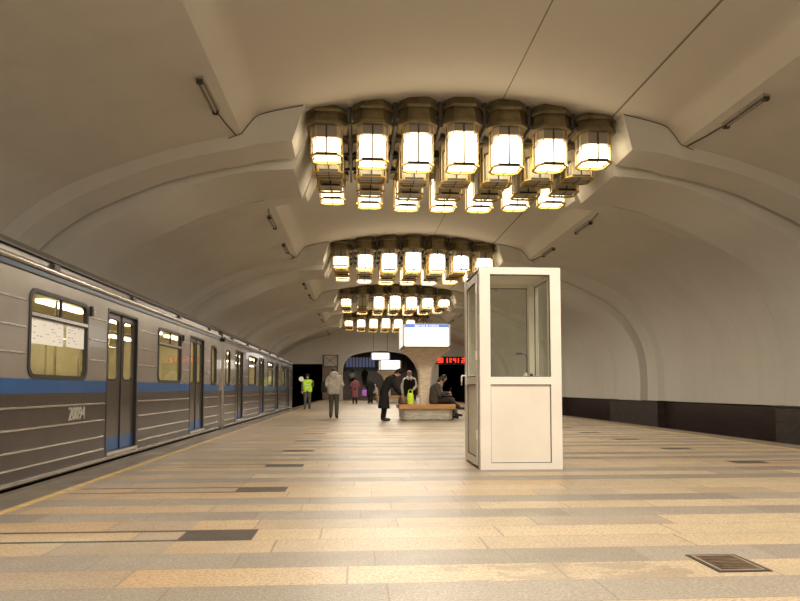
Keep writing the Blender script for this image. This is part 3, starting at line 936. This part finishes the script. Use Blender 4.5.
    return t
booth()
# things on the desk in the booth
mb = MB()
mb.tube([(2.25, 8.50, .96), (2.25, 8.50, .98)], .06, 14)
o = empty('desk_microphone', (2.25, 8.50, .96)); tag(o, 'black gooseneck microphone on the desk inside the white booth', 'microphone')
mb.build('base', M['rubber'], o)
MB().tube([(2.25, 8.50, .98), (2.25, 8.50, 1.36), (2.245, 8.50, 1.395), (2.22, 8.50, 1.415), (2.17, 8.50, 1.42)], .008, 8).build('gooseneck', M['rubber'], o)
MB().tube([(2.185, 8.50, 1.42), (2.175, 8.50, 1.42), (2.115, 8.50, 1.419), (2.10, 8.50, 1.418)], [.010, .018, .018, .010], 10).build('microphone_head', M['rubber'], o)
mb = MB().tube([(2.20, 8.37, .96), (2.20, 8.37, 1.13), (2.20, 8.37, 1.15), (2.20, 8.37, 1.165)], [.032, .032, .022, .014], 14)
tag(mb.build('cup', M['upvc']), 'small white cup on the booth desk beside the microphone', 'cup')
mb = MB().box(2.25, 2.31, 8.36, 8.42, .96, 1.12); mb.tube([(2.28, 8.39, 1.12), (2.28, 8.39, 1.15)], .02, 10)
tag(mb.build('telephone', M['rubber'], smooth=0), 'small black desk telephone in the corner of the booth', 'telephone')
mb = MB().box(2.30, 2.36, 8.28, 8.34, .96, 1.125)
tag(mb.build('paper_box', M['upvc'], smooth=0), 'small pale box on the booth desk by the right window', 'box')

# ------------------------------------------------------------------ floor hatch
def hatch():
    t = empty('floor_hatch', (1.98, 3.55, 0)); tag(t, 'rusty rectangular metal hatch set in the stone floor near the camera', 'hatch')
    x0, x1, y0, y1 = 1.875, 2.165, 3.31, 3.66
    MB().plate([[(x0, y0), (x1, y0), (x1, y1), (x0, y1)], [(x0 + .022, y0 + .022), (x1 - .022, y0 + .022), (x1 - .022, y1 - .022), (x0 + .022, y1 - .022)]], lambda u, v, d: (u, v, .001 + d), .003).build('rim', M['darkmetal'], t, smooth=0)
    MB().plate([[(x0 + .022, y0 + .022), (x1 - .022, y0 + .022), (x1 - .022, y1 - .022), (x0 + .022, y1 - .022)], [(x0 + .034, y0 + .034), (x1 - .034, y0 + .034), (x1 - .034, y1 - .034), (x0 + .034, y1 - .034)]], lambda u, v, d: (u, v, .001 + d), .005).build('bright_edge', M['ironbright'], t, smooth=0)
    m = MB().box(x0 + .034, x1 - .034, y0 + .034, y1 - .034, .001, .003)
    for i in range(9):
        yy = y0 + .06 + i * .030
        m.box(x0 + .05, x1 - .05, yy, yy + .010, .003, .006)
    m.build('cover', M['iron'], t, smooth=0)
hatch()

# ------------------------------------------------------------------ pillars, benches, light boxes
def bench(x, y, lab, w=1.62, d=1.62):
    t = empty('bench', (x, y, 0)); tag(t, lab, 'bench', 'square benches round the pillars')
    m = MB()
    def sq(hw, z, ch): return [(x + a, y + b, z) for a, b in ((-hw + ch, -hw), (hw - ch, -hw), (hw, -hw + ch), (hw, hw - ch), (hw - ch, hw), (-hw + ch, hw), (-hw, hw - ch), (-hw, -hw + ch))]
    m.loft([sq(w / 2 - .10, 0, .1), sq(w / 2 - .06, .05, .1), sq(w / 2 - .03, .36, .1)])
    m.build('base', M['bench_marble'], t, smooth=20)
    m = MB()
    hw = w / 2 + .03
    for i in range(4):
        a = hw - i * .115; b = a - .105
        m.plate([[(-a, -a), (a, -a), (a, a), (-a, a)], [(-b, -b), (b, -b), (b, b), (-b, b)]], lambda u, v, dd: (x + u, y + v, .425 + dd), .065)
    m.plate([[(-hw, -hw), (hw, -hw), (hw, hw), (-hw, hw)], [(-hw + .05, -hw + .05), (hw - .05, -hw + .05), (hw - .05, hw - .05), (-hw + .05, hw - .05)]], lambda u, v, dd: (x + u, y + v, .36 + dd), .065)
    m.build('seat', M['wood'], t, smooth=0)
def pillar(x, y, nm='pillar'):
    m = MB()
    def sq(hw, z, ch=.05): return [(x + a, y + b, z) for a, b in ((-hw + ch, -hw), (hw - ch, -hw), (hw, -hw + ch), (hw, hw - ch), (hw - ch, hw), (-hw + ch, hw), (-hw, hw - ch), (-hw, -hw + ch))]
    m.loft([sq(.20, .0), sq(.20, 1.30), sq(.23, 1.52), sq(.31, 1.75), sq(.47, 1.96), sq(.70, 2.15), sq(.70, 2.19)])
    return tag(m.build(nm, M['marble'], smooth=35), kind='structure')
def lightbox(x, y, z, w, d, h, lab, header=True, f=.055):
    t = empty('light_box', (x, y, z)); tag(t, lab, 'illuminated sign', 'white illuminated light boxes')
    x0, x1, y0, y1 = x - w / 2, x + w / 2, y - d / 2, y + d / 2
    m = MB()
    for xa in (x0, x1 - f):
        for ya in (y0, y1 - f): m.box(xa, xa + f, ya, ya + f, z, z + h)
    m.box(x0, x1, y0, y1, z, z + .03); m.box(x0, x1, y0, y1, z + h - .02, z + h); m.box(x0 + f, x1 - f, y0 + .002, y0 + .03, z + .03, z + .03 + (f - .055))
    m.build('frame', M['box_metal'], t, smooth=0)
    hh = .10 if header else 0
    for ya, yb in ((y0 + .008, y0 + .02), (y1 - .02, y1 - .008)):
        MB().box(x0 + f, x1 - f, ya, yb, z + .03, z + h - .02 - hh).build('lit_panel', M['box_white'], t, smooth=0)
    for xa, xb in ((x0 + .008, x0 + .02), (x1 - .02, x1 - .008)):
        MB().box(xa, xb, y0 + f, y1 - f, z + .03, z + h - .02).build('lit_panel', M['box_side'], t, smooth=0)
    if header:
        MB().box(x0 + f, x1 - f, y0 + .006, y0 + .02, z + h - .02 - hh, z + h - .02).build('header_strip', M['box_blue'], t, smooth=0)
        mtx = Matrix.Translation((x, y0 + .004, z + h - .02 - hh / 2)) @ Matrix.Rotation(pi / 2, 4, 'X')
        text_polys('ВЫХОД В ГОРОД', 'header_text', M['box_text'], .085, mtx, .001, t)
    return t

bench(CX, 20.15, 'marble bench with wooden seat round the pillar, where people sit')
pillar(CX, 20.15)
lightbox(CX - .03, 20.2, 2.20, 1.42, 1.9, .70, 'large white light box with blue header on top of the marble pillar')
bench(CX, 44.8, 'distant marble bench behind the stooping person in black')
pillar(CX, 44.8)
lightbox(CX + .15, 44.8, 2.22, 1.45, 1.6, .68, 'lower and nearer of the two small light boxes before the arch', False, .10)
t = lightbox(2.0, 55.6, 3.42, 1.62, .3, .62, 'higher of the two small light boxes, hanging in front of the arch', False, .10)
m = MB()
for dx in (-.6, .6): m.tube([(2.0 + dx, 55.6, 4.03), (2.0 + dx, 55.6, panel_h(2.0 + dx - CX))], .015, 6)
m.build('hanging_rod', M['darkmetal'], t)

# red clock over the right tunnel mouth
def clock():
    x0, x1, y, z0, z1 = 6.95, 9.72, YW - .2, 3.17, 3.82
    t = empty('digital_clock', ((x0 + x1) / 2, y, z0)); tag(t, 'red digital clock over the right tunnel mouth', 'clock')
    MB().box(x0, x1, y, y + .198, z0, z1).build('case', M['ledback'], t, smooth=0)
    seg = {'0': 'abcdef', '1': 'bc', '2': 'abged', '3': 'abgcd', '4': 'fgbc', '8': 'abcdefg', '7': 'abc'}
    m = MB()
    def digit(ch, cx, w=.22, h=.42, s=.045):
        zc = (z0 + z1) / 2
        R = {'a': (-w / 2, w / 2, h / 2 - s, h / 2), 'd': (-w / 2, w / 2, -h / 2, -h / 2 + s), 'g': (-w / 2, w / 2, -s / 2, s / 2),
             'b': (w / 2 - s, w / 2, 0, h / 2), 'c': (w / 2 - s, w / 2, -h / 2, 0), 'f': (-w / 2, -w / 2 + s, 0, h / 2), 'e': (-w / 2, -w / 2 + s, -h / 2, 0)}
        for k_ in seg[ch]:
            a, b, c, d = R[k_]; m.box(cx + a, cx + b, y - .012, y - .001, zc + c, zc + d)
    for ch, px in (('3', 7.22), ('8', 7.50), ('1', 7.92), ('1', 8.18), ('4', 8.66), ('1', 8.92), ('2', 9.42)): digit(ch, px)
    for zz in (-.1, .1): m.box(8.36, 8.42, y - .012, y - .001, (z0 + z1) / 2 + zz - .03, (z0 + z1) / 2 + zz + .03)
    m.build('digits', M['led'], t, smooth=0)
clock()

# brown lattice kiosk frame by the left tunnel mouth
def lattice():
    x0, x1, y0, y1 = -2.98, -1.65, 56.2, 57.5
    t = empty('lattice_screen', ((x0 + x1) / 2, (y0 + y1) / 2, 0)); tag(t, 'tall brown metal framed screen beside the left tunnel mouth', 'screen')
    m = MB()
    for xa in (x0, x1 - .08):
        for ya in (y0, y1 - .08): m.box(xa, xa + .08, ya, ya + .08, 0, 3.9)
    for z in (.05, 1.4, 2.85, 3.82): m.box(x0, x1, y0, y0 + .06, z, z + .08); m.box(x1 - .06, x1, y0, y1, z, z + .08)
    m.tube([(x0 + .05, y0 + .03, 2.9), (x1 - .05, y0 + .03, 3.85)], .02, 6); m.tube([(x1 - .05, y0 + .03, 2.9), (x0 + .05, y0 + .03, 3.85)], .02, 6)
    m.build('frame', M['iron'], t, smooth=0)
    MB().box(x0 + .05, x1 - .05, y0 + .07, y0 + .1, .1, 2.85).build('panel', mat('brown_board', (.16, .11, .075), .6), t, smooth=0)
lattice()
tag(MB().box(-3.02, -2.98, YW - .06, YW - .001, 1.9, 2.25).build('tunnel_marker', M['white_matte'], smooth=0), 'small pale marker plate beside the left tunnel mouth', 'marker plate') if False else None

# ------------------------------------------------------------------ people
DG = None
def blob_mesh(name, parts, material, voxel, smooth_iter=3):
    """parts: list of ('cap', p0, p1, r0, r1, flat?) or ('ell', c, radii[, quat]) fused into one surface"""
    mb = MB()
    def sph(c, rad, q=None, n=12, m_=8):
        c = Vector(c); loops = []
        vs = [(0, 0, -1)]; 
        for i in range(1, m_):
            a = -pi / 2 + pi * i / m_
            vs += [(cos(a) * cos(2 * pi * j / n), cos(a) * sin(2 * pi * j / n), sin(a)) for j in range(n)]
        vs.append((0, 0, 1))
        fs = [(0, 1 + (j + 1) % n, 1 + j) for j in range(n)]
        for i in range(m_ - 2):
            for j in range(n):
                a = 1 + i * n + j; b = 1 + i * n + (j + 1) % n
                fs.append((a, b, b + n, a + n))
        l = len(vs) - 1
        fs += [(l, l - n + j, l - n + (j + 1) % n) for j in range(n)]
        out = []
        for v in vs:
            v = Vector((v[0] * rad[0], v[1] * rad[1], v[2] * rad[2]))
            if q is not None: v = q @ v
            out.append(c + v)
        mb.add(out, fs)
    for p in parts:
        if p[0] == 'frus':
            a, b = Vector(p[1]), Vector(p[2]); q = (b - a).normalized().to_track_quat('Z', 'Y')
            mb.loft([[c + q @ Vector((cos(2 * pi * k / 16) * r, sin(2 * pi * k / 16) * r, 0)) for k in range(16)] for c, r in ((a, p[3]), (b, p[4]))])
            continue
        if p[0] == 'ell': sph(p[1], p[2], p[3] if len(p) > 3 else None)
        elif p[0] == 'box': mb.box(*p[1])
        else:
            _, a, b, r0, r1 = p[:5]
            a, b = Vector(a), Vector(b); flat = p[5] if len(p) > 5 else (1, 1)
            d = (b - a); L = d.length
            if L < 1e-5: continue
            q = d.normalized().to_track_quat('Z', 'Y')
            loops = []
            n = 14
            steps = [(-.9, .44), (-.6, .8), (-.25, .97), (0, 1)]
            prof_ = [(h_ * r0, f_ * r0) for h_, f_ in steps] + [(L + -h_ * r1, f_ * r1) for h_, f_ in reversed(steps)]
            for z, r in prof_:
                loops.append([a + q @ Vector((cos(2 * pi * k / n) * r * flat[0], sin(2 * pi * k / n) * r * flat[1], z)) for k in range(n)])
            mb.loft(loops)
    o = mb.build(name, material, local=True, smooth=0)
    md = o.modifiers.new('r', 'REMESH'); md.mode = 'VOXEL'; md.voxel_size = voxel; md.use_smooth_shade = True
    s = o.modifiers.new('s', 'SMOOTH'); s.factor = .5; s.iterations = smooth_iter
    dg = bpy.context.evaluated_depsgraph_get()
    me = bpy.data.meshes.new_from_object(o.evaluated_get(dg))
    o.modifiers.clear(); old = o.data; o.data = me; bpy.data.meshes.remove(old)
    if not me.materials: me.materials.append(material)
    me.polygons.foreach_set('use_smooth', [True] * len(me.polygons))
    return o

def hand_parts(wr, dr, side_, s, curl=.5, up=Vector((0, 0, 1))):
    """palm and five fingers from wrist wr along direction dr"""
    dr = dr.normalized()
    lat = dr.cross(up)
    if lat.length < .1: lat = Vector((0, 1, 0))
    lat.normalize(); nrm = lat.cross(dr).normalized()
    out = []
    palm_end = wr + dr * .085 * s
    out.append(('cap', wr + dr * .02 * s, palm_end, .030 * s, .036 * s, (1, 1)))
    for i, (o_, L_) in enumerate(((-.030, .060), (-.010, .072), (.010, .076), (.030, .066))):
        b = palm_end + lat * o_ * s
        m1 = b + (dr - nrm * curl * .5).normalized() * L_ * .5 * s
        m2 = m1 + (dr * .6 - nrm * curl * 1.2).normalized() * L_ * .5 * s
        out += [('cap', b, m1, .0105 * s, .0095 * s), ('cap', m1, m2, .0095 * s, .0085 * s)]
    tb = wr + dr * .03 * s - lat * .028 * s * side_
    t1 = tb + (dr * .6 - lat * .8 * side_).normalized() * .035 * s
    t2 = t1 + (dr - lat * .2 * side_ - nrm * curl * .4).normalized() * .032 * s
    out += [('cap', tb, t1, .013 * s, .011 * s), ('cap', t1, t2, .011 * s, .009 * s)]
    return out

def person(loc, rz, height, joints, label, group=None, coat=None, coat_len=None, trousers=None, shoe=None, hair=None, hat=None, hood=None, puffy=1.0, extras=None, voxel=.012, scarf=None, vest=None):
    s = height / 1.75
    J = {k: Vector(v) * s for k, v in joints.items()}
    B = []
    hd = J['head']; look = J['look'].normalized() if 'look' in J else Vector((0, 1, 0))
    upv = (hd - J['neck']).normalized()
    q = Matrix((look.cross(upv).normalized() * 1, look, upv)).transposed().to_quaternion() if abs(look.dot(upv)) < .95 else Quaternion()
    B.append(('ell', hd + upv * .02 * s, (.075 * s, .095 * s, .115 * s), q))
    B.append(('ell', hd + look * .03 * s - upv * .05 * s, (.052 * s, .062 * s, .065 * s), q))
    B.append(('ell', hd + look * .098 * s - upv * .008 * s, (.012 * s, .018 * s, .022 * s), q))
    lat = look.cross(upv).normalized()
    for sd in (-1, 1): B.append(('ell', hd + lat * sd * .078 * s - upv * .0 * s, (.012 * s, .02 * s, .03 * s), q))
    B.append(('cap', J['neck'] - upv * .04 * s, hd - upv * .03 * s, .055 * s, .05 * s))
    sh = (J['shL'] + J['shR']) / 2
    hp = (J['hipL'] + J['hipR']) / 2
    acr = (J['shR'] - J['shL']).normalized()
    def torso(k, lst, extra_w=0):
        for f in (-1, 0, 1):
            lst.append(('cap', hp + acr * f * (.075 + extra_w) * s, sh + acr * f * .10 * s - (sh - hp).normalized() * .07 * s, .105 * s * k, .115 * s * k))
        lst.append(('cap', J['shL'], J['shR'], .065 * s * k, .065 * s * k))
        lst.append(('cap', sh, J['neck'], .09 * s * k, .06 * s * k))
    torso(.88, B)
    for sd in ('L', 'R'):
        B.append(('cap', J['sh' + sd], J['el' + sd], .050 * s, .040 * s)); B.append(('cap', J['el' + sd], J['wr' + sd], .040 * s, .028 * s))
        B += hand_parts(J['wr' + sd], (J['wr' + sd] - J['el' + sd]), 1 if sd == 'L' else -1, s)
        B.append(('cap', J['hip' + sd], J['kn' + sd], .080 * s, .055 * s)); B.append(('cap', J['kn' + sd], J['an' + sd], .054 * s, .038 * s))
        B.append(('cap', J['an' + sd] - Vector((0, 0, .02 * s)), J['to' + sd], .035 * s, .028 * s))
    body = blob_mesh('person', B, M['skin'], min(voxel, .010))
    body.location = loc; body.rotation_euler = (0, 0, rz)
    tag(body, label, 'person', group)
    def child(nm, parts, m_, vx=None, it=3):
        o = blob_mesh(nm, parts, m_, vx or voxel, it); o.parent = body; return o
    # eyes
    mb = MB()
    for sd in (-1, 1):
        mb = MB(); c = hd + lat * sd * .032 * s + look * .088 * s + upv * .012 * s
        mb.tube([c - look * .01 * s, c + look * .004 * s], .009 * s, 8)
        o = mb.build('eye', M['rubber'], local=True); o.parent = body
    if trousers:
        P = []
        for sd in ('L', 'R'):
            P.append(('cap', J['hip' + sd], J['kn' + sd], .104 * s, .078 * s)); P.append(('cap', J['kn' + sd], J['an' + sd] + (J['kn' + sd] - J['an' + sd]) * .05, .076 * s, .062 * s))
        P.append(('cap', J['hipL'], J['hipR'], .115 * s, .115 * s)); P.append(('cap', hp, hp + (sh - hp) * .3, .13 * s, .12 * s))
        child('trousers', P, trousers)
    if coat:
        P = []; torso(1.12 * puffy, P, .02)
        for sd in ('L', 'R'):
            P.append(('cap', J['sh' + sd], J['el' + sd], .072 * s * puffy, .062 * s * puffy)); P.append(('cap', J['el' + sd], J['wr' + sd] + (J['el' + sd] - J['wr' + sd]) * .05, .062 * s * puffy, .050 * s * puffy))
        if coat_len:   # a skirt of the coat down to the given point
            e = Vector(coat_len[0]) * s; w = coat_len[1] * s
            for f in (-1, -.33, .33, 1):
                P.append(('frus', hp + acr * f * .09 * s + Vector((0, 0, .08 * s)), e + acr * f * w - Vector((0, 0, .08 * s)), .12 * s, coat_len[2] * s))
        P.append(('cap', J['neck'] - upv * .06 * s, J['neck'] + upv * .02 * s, .085 * s, .075 * s))
        child('coat', P, coat, it=4)
    if shoe:
        P = []
        for sd in ('L', 'R'):
            a = J['an' + sd]; t_ = J['to' + sd]
            sh_ = blob_mesh('shoe', [('cap', a + Vector((0, 0, .04 * s)), a - Vector((0, 0, .03 * s)), .052 * s, .052 * s), ('cap', a - Vector((0, 0, .03 * s)), t_, .05 * s, .043 * s)], shoe, voxel, 2); sh_.parent = body
    if hair:
        P = [('ell', hd + upv * .035 * s - look * .014 * s, (.086 * s, .100 * s, .112 * s), q)]
        P.append(('ell', hd - look * .05 * s - upv * .03 * s, (.07 * s, .055 * s, .07 * s), q))
        child('hair', P, hair, .010)
    if hat:
        P = [('ell', hd + upv * .06 * s - look * .008 * s, (.090 * s, .105 * s, .095 * s), q), ('cap', hd + upv * .03 * s - look * .02 * s, hd + upv * .07 * s, .095 * s, .095 * s)]
        child('hat', P, hat, .010)
    if hood:
        P = [('ell', hd + upv * .0 * s - look * .03 * s, (.115 * s, .125 * s, .15 * s), q), ('ell', J['neck'] - look * .07 * s + upv * .03 * s, (.15 * s, .08 * s, .07 * s), q)]
        child('hood', P, hood, .012)
    if scarf:
        P = [('cap', J['neck'] + acr * f * .04 * s + look * .0, J['neck'] + acr * f * .05 * s + upv * .04 * s, .075 * s, .075 * s) for f in (-1, 1)]
        P += [('cap', J['neck'] + look * .08 * s + acr * .05 * s, J['neck'] + look * .13 * s - upv * .25 * s + acr * .03 * s, .05 * s, .045 * s), ('cap', J['neck'] + look * .08 * s - acr * .06 * s, J['neck'] + look * .13 * s - upv * .22 * s - acr * .06 * s, .05 * s, .045 * s)]
        child('scarf', P, scarf)
    if vest:
        P = []
        for f in (-1, 0, 1):
            P.append(('cap', hp + acr * f * .095 * s + (sh - hp) * .02, sh + acr * f * .12 * s - (sh - hp).normalized() * .05 * s, .132 * s, .136 * s))
        child('safety_vest', P, vest)
        mb = MB()
        for z in (1.08, 1.22): 
            lp = []
            for zz in (z - .02, z + .02): lp.append([(cos(2 * pi * k / 20) * .236 * s, sin(2 * pi * k / 20) * .150 * s, zz * s) for k in range(20)])
            mb.loft(lp, cap=False)
        o = mb.build('reflective_band', M['white_matte'], local=True); o.parent = body
    if extras: extras(body, J, s)
    return body

STAND = dict(head=(0, .02, 1.60), neck=(0, -.01, 1.44), shL=(-.185, 0, 1.40), shR=(.185, 0, 1.40), elL=(-.25, -.02, 1.12), elR=(.25, -.02, 1.12),
             wrL=(-.26, .07, .87), wrR=(.26, .07, .87), hipL=(-.09, 0, .92), hipR=(.09, 0, .92), knL=(-.10, .03, .50), knR=(.10, .03, .50),
             anL=(-.11, -.01, .085), anR=(.11, -.01, .085), toL=(-.13, .15, .045), toR=(.13, .15, .045))
def pose(**kw):
    d = dict(STAND); d.update(kw); return d

black = cloth('black', (.012, .011, .012)); dark = cloth('dark', (.028, .025, .024)); char = cloth('charcoal', (.045, .04, .036))
olive = cloth('olive_grey', (.075, .068, .05)); greyj = cloth('pale_grey', (.42, .38, .32)); hairdk = mat('dark_hair', (.02, .014, .01), .6)
plum = cloth('plum', (.17, .06, .07)); white_c = cloth('white', (.62, .57, .52)); hivis = cloth('lime', (.52, .85, .06)); camo = mat('camouflage', (.10, .10, .085), .9, var=.75, scale=14)
beige_c = cloth('beige', (.48, .40, .30)); bootb = mat('black_leather', (.012, .010, .010), .4); brownj = cloth('brown_grey', (.065, .052, .042))
violet = mat('violet_plastic', (.42, .14, .62), .4); limebag = mat('lime_plastic', (.62, .85, .05), .4, var=.12); disc = mat('white_disc', (.85, .82, .75), .5)

# 1 walker in a pale grey hooded jacket, seen from behind
WALK = pose(head=(0, .05, 1.58), knL=(-.09, .10, .50), knR=(.10, -.02, .50), anL=(-.10, -.06, .10), anR=(.10, -.10, .10), toL=(-.12, .10, .045), toR=(.12, .05, .045),
            elL=(-.27, -.05, 1.14), elR=(.29, .02, 1.14), wrL=(-.23, .13, .98), wrR=(.20, .20, 1.12))
person((-.75, 21.3, 0), 0, 1.66, WALK, 'person walking away in a pale grey hooded jacket and dark trousers', coat=greyj, puffy=1.15, trousers=olive, shoe=bootb, hair=hairdk, hood=None,
       extras=lambda b, J, s: (setattr(blob_mesh('jacket_hood', [('ell', J['neck'] + Vector((0, -.04, .06)), (.15, .12, .11)), ('ell', J['neck'] + Vector((0, -.09, .0)), (.14, .08, .10))], greyj, .012), 'parent', b)))
def bag(name, lab, c, sz, m_, strap=None, tilt=0, cat='bag'):
    x, y, z = c; w, d, h = sz
    t = empty(name, (x, y, z)); tag(t, lab, cat)
    mb = MB()
    loops = []
    for zz, k in ((0, .85), (.08, 1), (.5, 1.0), (.85, .86), (1, .70)):
        loops.append([(cos(2 * pi * i / 12) * w / 2 * k, sin(2 * pi * i / 12) * d / 2 * k, zz * h) for i in range(12)])
    mb.loft(loops)
    o = mb.build('pouch', m_, t, local=True, smooth=50)
    st = MB()
    pts = [(-w * .3, 0, h * .95), (-w * .25, 0, h * 1.2), (0, 0, h * 1.32), (w * .25, 0, h * 1.2), (w * .3, 0, h * .95)] if strap is None else strap
    st.tube(pts, .012, 6).build('strap', m_, t, local=True)
    t.rotation_euler = (0, tilt, 0)
    return t
bag('shoulder_bag', 'dark shoulder bag hanging at the side of the person in the pale grey jacket', (-1.08, 21.3, .84), (.18, .32, .36), dark, [(0, -.1, .32), (.08, -.08, .5), (.2, -.02, .62), (.08, .08, .5), (0, .1, .32)])

# 2 platform worker with lime vest and white disc
def wex(b, J, s):
    mb = MB().tube([J['wrL'] + Vector((0, .07, -.02)), J['wrL'] + Vector((0, .08, .12))], .012, 8)
    return
WORK = pose(elL=(-.27, .05, 1.15), wrL=(-.27, .18, 1.32), elR=(.27, -.02, 1.13), wrR=(.24, .08, .90), look=(0, 1, 0))
person((-2.33, 30.9, 0), pi, 1.66, WORK, 'person in camouflage and lime safety vest facing us at the platform edge', coat=camo, trousers=camo, shoe=bootb, hat=dark, vest=hivis, voxel=.014)
def paddle():
    x, y, z = -2.60 + .53 - .53, 30.66, 1.34
    t = empty('signal_disc', (-2.33 + .255, 30.70, 1.30))
    return t
t = empty('signal_disc', (-2.07, 30.68, 1.29)); t.location = (-2.62 + .02, 30.66, 1.30)
tag(t, 'white round signal disc held up by the person in the lime vest', 'signal disc')
MB().tube([(0, 0, -.12), (0, 0, .02)], .012, 8).build('handle', M['darkmetal'], t, local=True)
MB().tube([(0, -.008, .12), (0, .008, .12)], .115, 24).build('disc', disc, t, local=True)

# 3 and 4 walkers towards the arch
person((-.13, 41, 0), 0, 1.72, WALK, 'person walking away in a long plum coat towards the arch', coat=plum, coat_len=((0, .0, .50), .09, .13), shoe=bootb, hat=black, trousers=black, voxel=.016)
person((.85, 42.2, 0), .1, 1.70, WALK, 'person in dark clothes walking to the arch beside the plum coat', coat=black, coat_len=((0, .0, .62), .09, .13), trousers=black, shoe=bootb, hair=hairdk, voxel=.016)
bag('carrier_bag', 'violet carrier bag held beside the dark clothed person near the arch', (.48, 42.2, .50), (.34, .12, .40), violet)
# 5 and 6 on the stairs
person((-.45, 62.3, 1.085), 0, 1.7, WALK, 'person with white top climbing the stairs beyond the arch', coat=white_c, trousers=black, shoe=bootb, hair=hairdk, voxel=.018)
person((.75, 62.6, 1.24), .1, 1.74, WALK, 'person all in black climbing the stairs beyond the arch', coat=black, coat_len=((0, 0, .6), .08, .12), trousers=black, shoe=bootb, hair=hairdk, voxel=.018)

# seated pose, facing +Y locally
SIT = dict(head=(0, .12, 1.27), look=(0, 1, -.35), neck=(0, .02, 1.12), shL=(-.185, 0, 1.06), shR=(.185, 0, 1.06), elL=(-.24, .10, .80), elR=(.24, .10, .80),
           wrL=(-.10, .30, .78), wrR=(.10, .30, .78), hipL=(-.10, -.05, .60), hipR=(.10, -.05, .60), knL=(-.13, .40, .57), knR=(.13, .40, .57),
           anL=(-.13, .45, .10), anR=(.13, .45, .10), toL=(-.14, .62, .045), toR=(.14, .62, .045))
def sit(**kw):
    d = dict(SIT); d.update(kw); return d
# right side of the near bench: facing +X (rz = -90 deg)
CROSS = sit(head=(0, .17, 1.22), look=(0, 1, -.6), knR=(.05, .42, .62), anR=(-.02, .72, .40), toR=(-.02, .88, .36), knL=(-.06, .42, .55), anL=(-.06, .36, .10), toL=(-.06, .54, .045), wrL=(-.08, .34, .82), wrR=(.06, .38, .84), neck=(0, .05, 1.08), shL=(-.185, .0, 1.02), shR=(.185, .0, 1.02))
person((2.40, 19.85, 0), -pi / 2, 1.72, CROSS, 'person in dark jacket sitting cross-legged on the bench, looking down at a phone', coat=brownj, puffy=1.25, trousers=dark, shoe=bootb, hair=hairdk)
mb = MB().box(2.40 + .46, 2.40 + .475, 19.80, 19.88, .86, 1.0)
tag(mb.build('phone', M['rubber'], smooth=0), 'dark phone held by the person sitting cross-legged on the bench', 'phone')
person((2.60, 20.62, 0), -pi / 2 - .1, 1.72, sit(head=(0, .16, 1.30), look=(0.35, 1, -.1), knR=(.10, .44, .62), anR=(.08, .55, .18), toR=(.08, .72, .12)), 'person in grey patterned clothes sitting on the bench behind the cross-legged one', coat=mat('grey_check', (.17, .16, .14), .9, var=.5, scale=16), trousers=camo, shoe=bootb, hair=hairdk, scarf=beige_c)
# distant seated figure in pale clothes
person((1.32, 44.5, 0), pi / 2, 1.6, sit(), 'person in pale beige clothes sitting on the distant bench', coat=beige_c, trousers=char, shoe=bootb, hat=white_c, voxel=.018)

# stooping figure in a long black coat, facing +X
STOOP = dict(head=(0, .40, 1.46), look=(0, 1, -.75), neck=(0, .26, 1.34), shL=(-.17, .16, 1.28), shR=(.17, .16, 1.28), elL=(-.20, .30, 1.02), elR=(.20, .30, 1.02),
             wrL=(-.12, .44, .84), wrR=(.12, .46, .80), hipL=(-.09, -.03, .90), hipR=(.09, -.03, .90), knL=(-.09, -.02, .48), knR=(.09, .0, .48),
             anL=(-.09, -.08, .085), anR=(.09, -.05, .085), toL=(-.10, .09, .045), toR=(.10, .12, .045))
person((.84, 19.45, 0), -pi / 2, 1.72, STOOP, 'person in a long black coat stooping over the bench', coat=black, puffy=1.12, coat_len=((0, -.04, .46), .12, .18), trousers=black, shoe=bootb, hair=hairdk, hat=black)
# standing person with pale scarf and sleeves behind the bench, facing the camera
person((1.92 - .02, 23.6, 0), pi, 1.62, pose(elL=(-.27, .02, 1.14), wrL=(-.15, .20, 1.02), elR=(.29, 0, 1.12)), 'person with pale scarf and pale sleeves standing behind the bench', coat=white_c, trousers=dark, shoe=bootb, hat=cloth('pink_hat', (.42, .25, .22)), scarf=white_c,
       extras=lambda b, J, s: setattr(blob_mesh('waistcoat', [('cap', (f * .08, 0, .82), (f * .10, .0, 1.22), .155, .13) for f in (-1, 0, 1)], black, .012), 'parent', b))
bag('carrier_bag', 'lime yellow carrier bag standing on the bench', (1.62, 19.75, .49), (.22, .16, .34), limebag)
bag('handbag', 'brown soft handbag on the bench in front of the person in black', (1.38, 19.62, .49), (.28, .22, .22), mat('brown_leather', (.14, .09, .06), .5))
bag('white_bag', 'small white bag leaning beside the lime yellow carrier bag', (1.84, 19.66, .49), (.12, .10, .20), white_c)
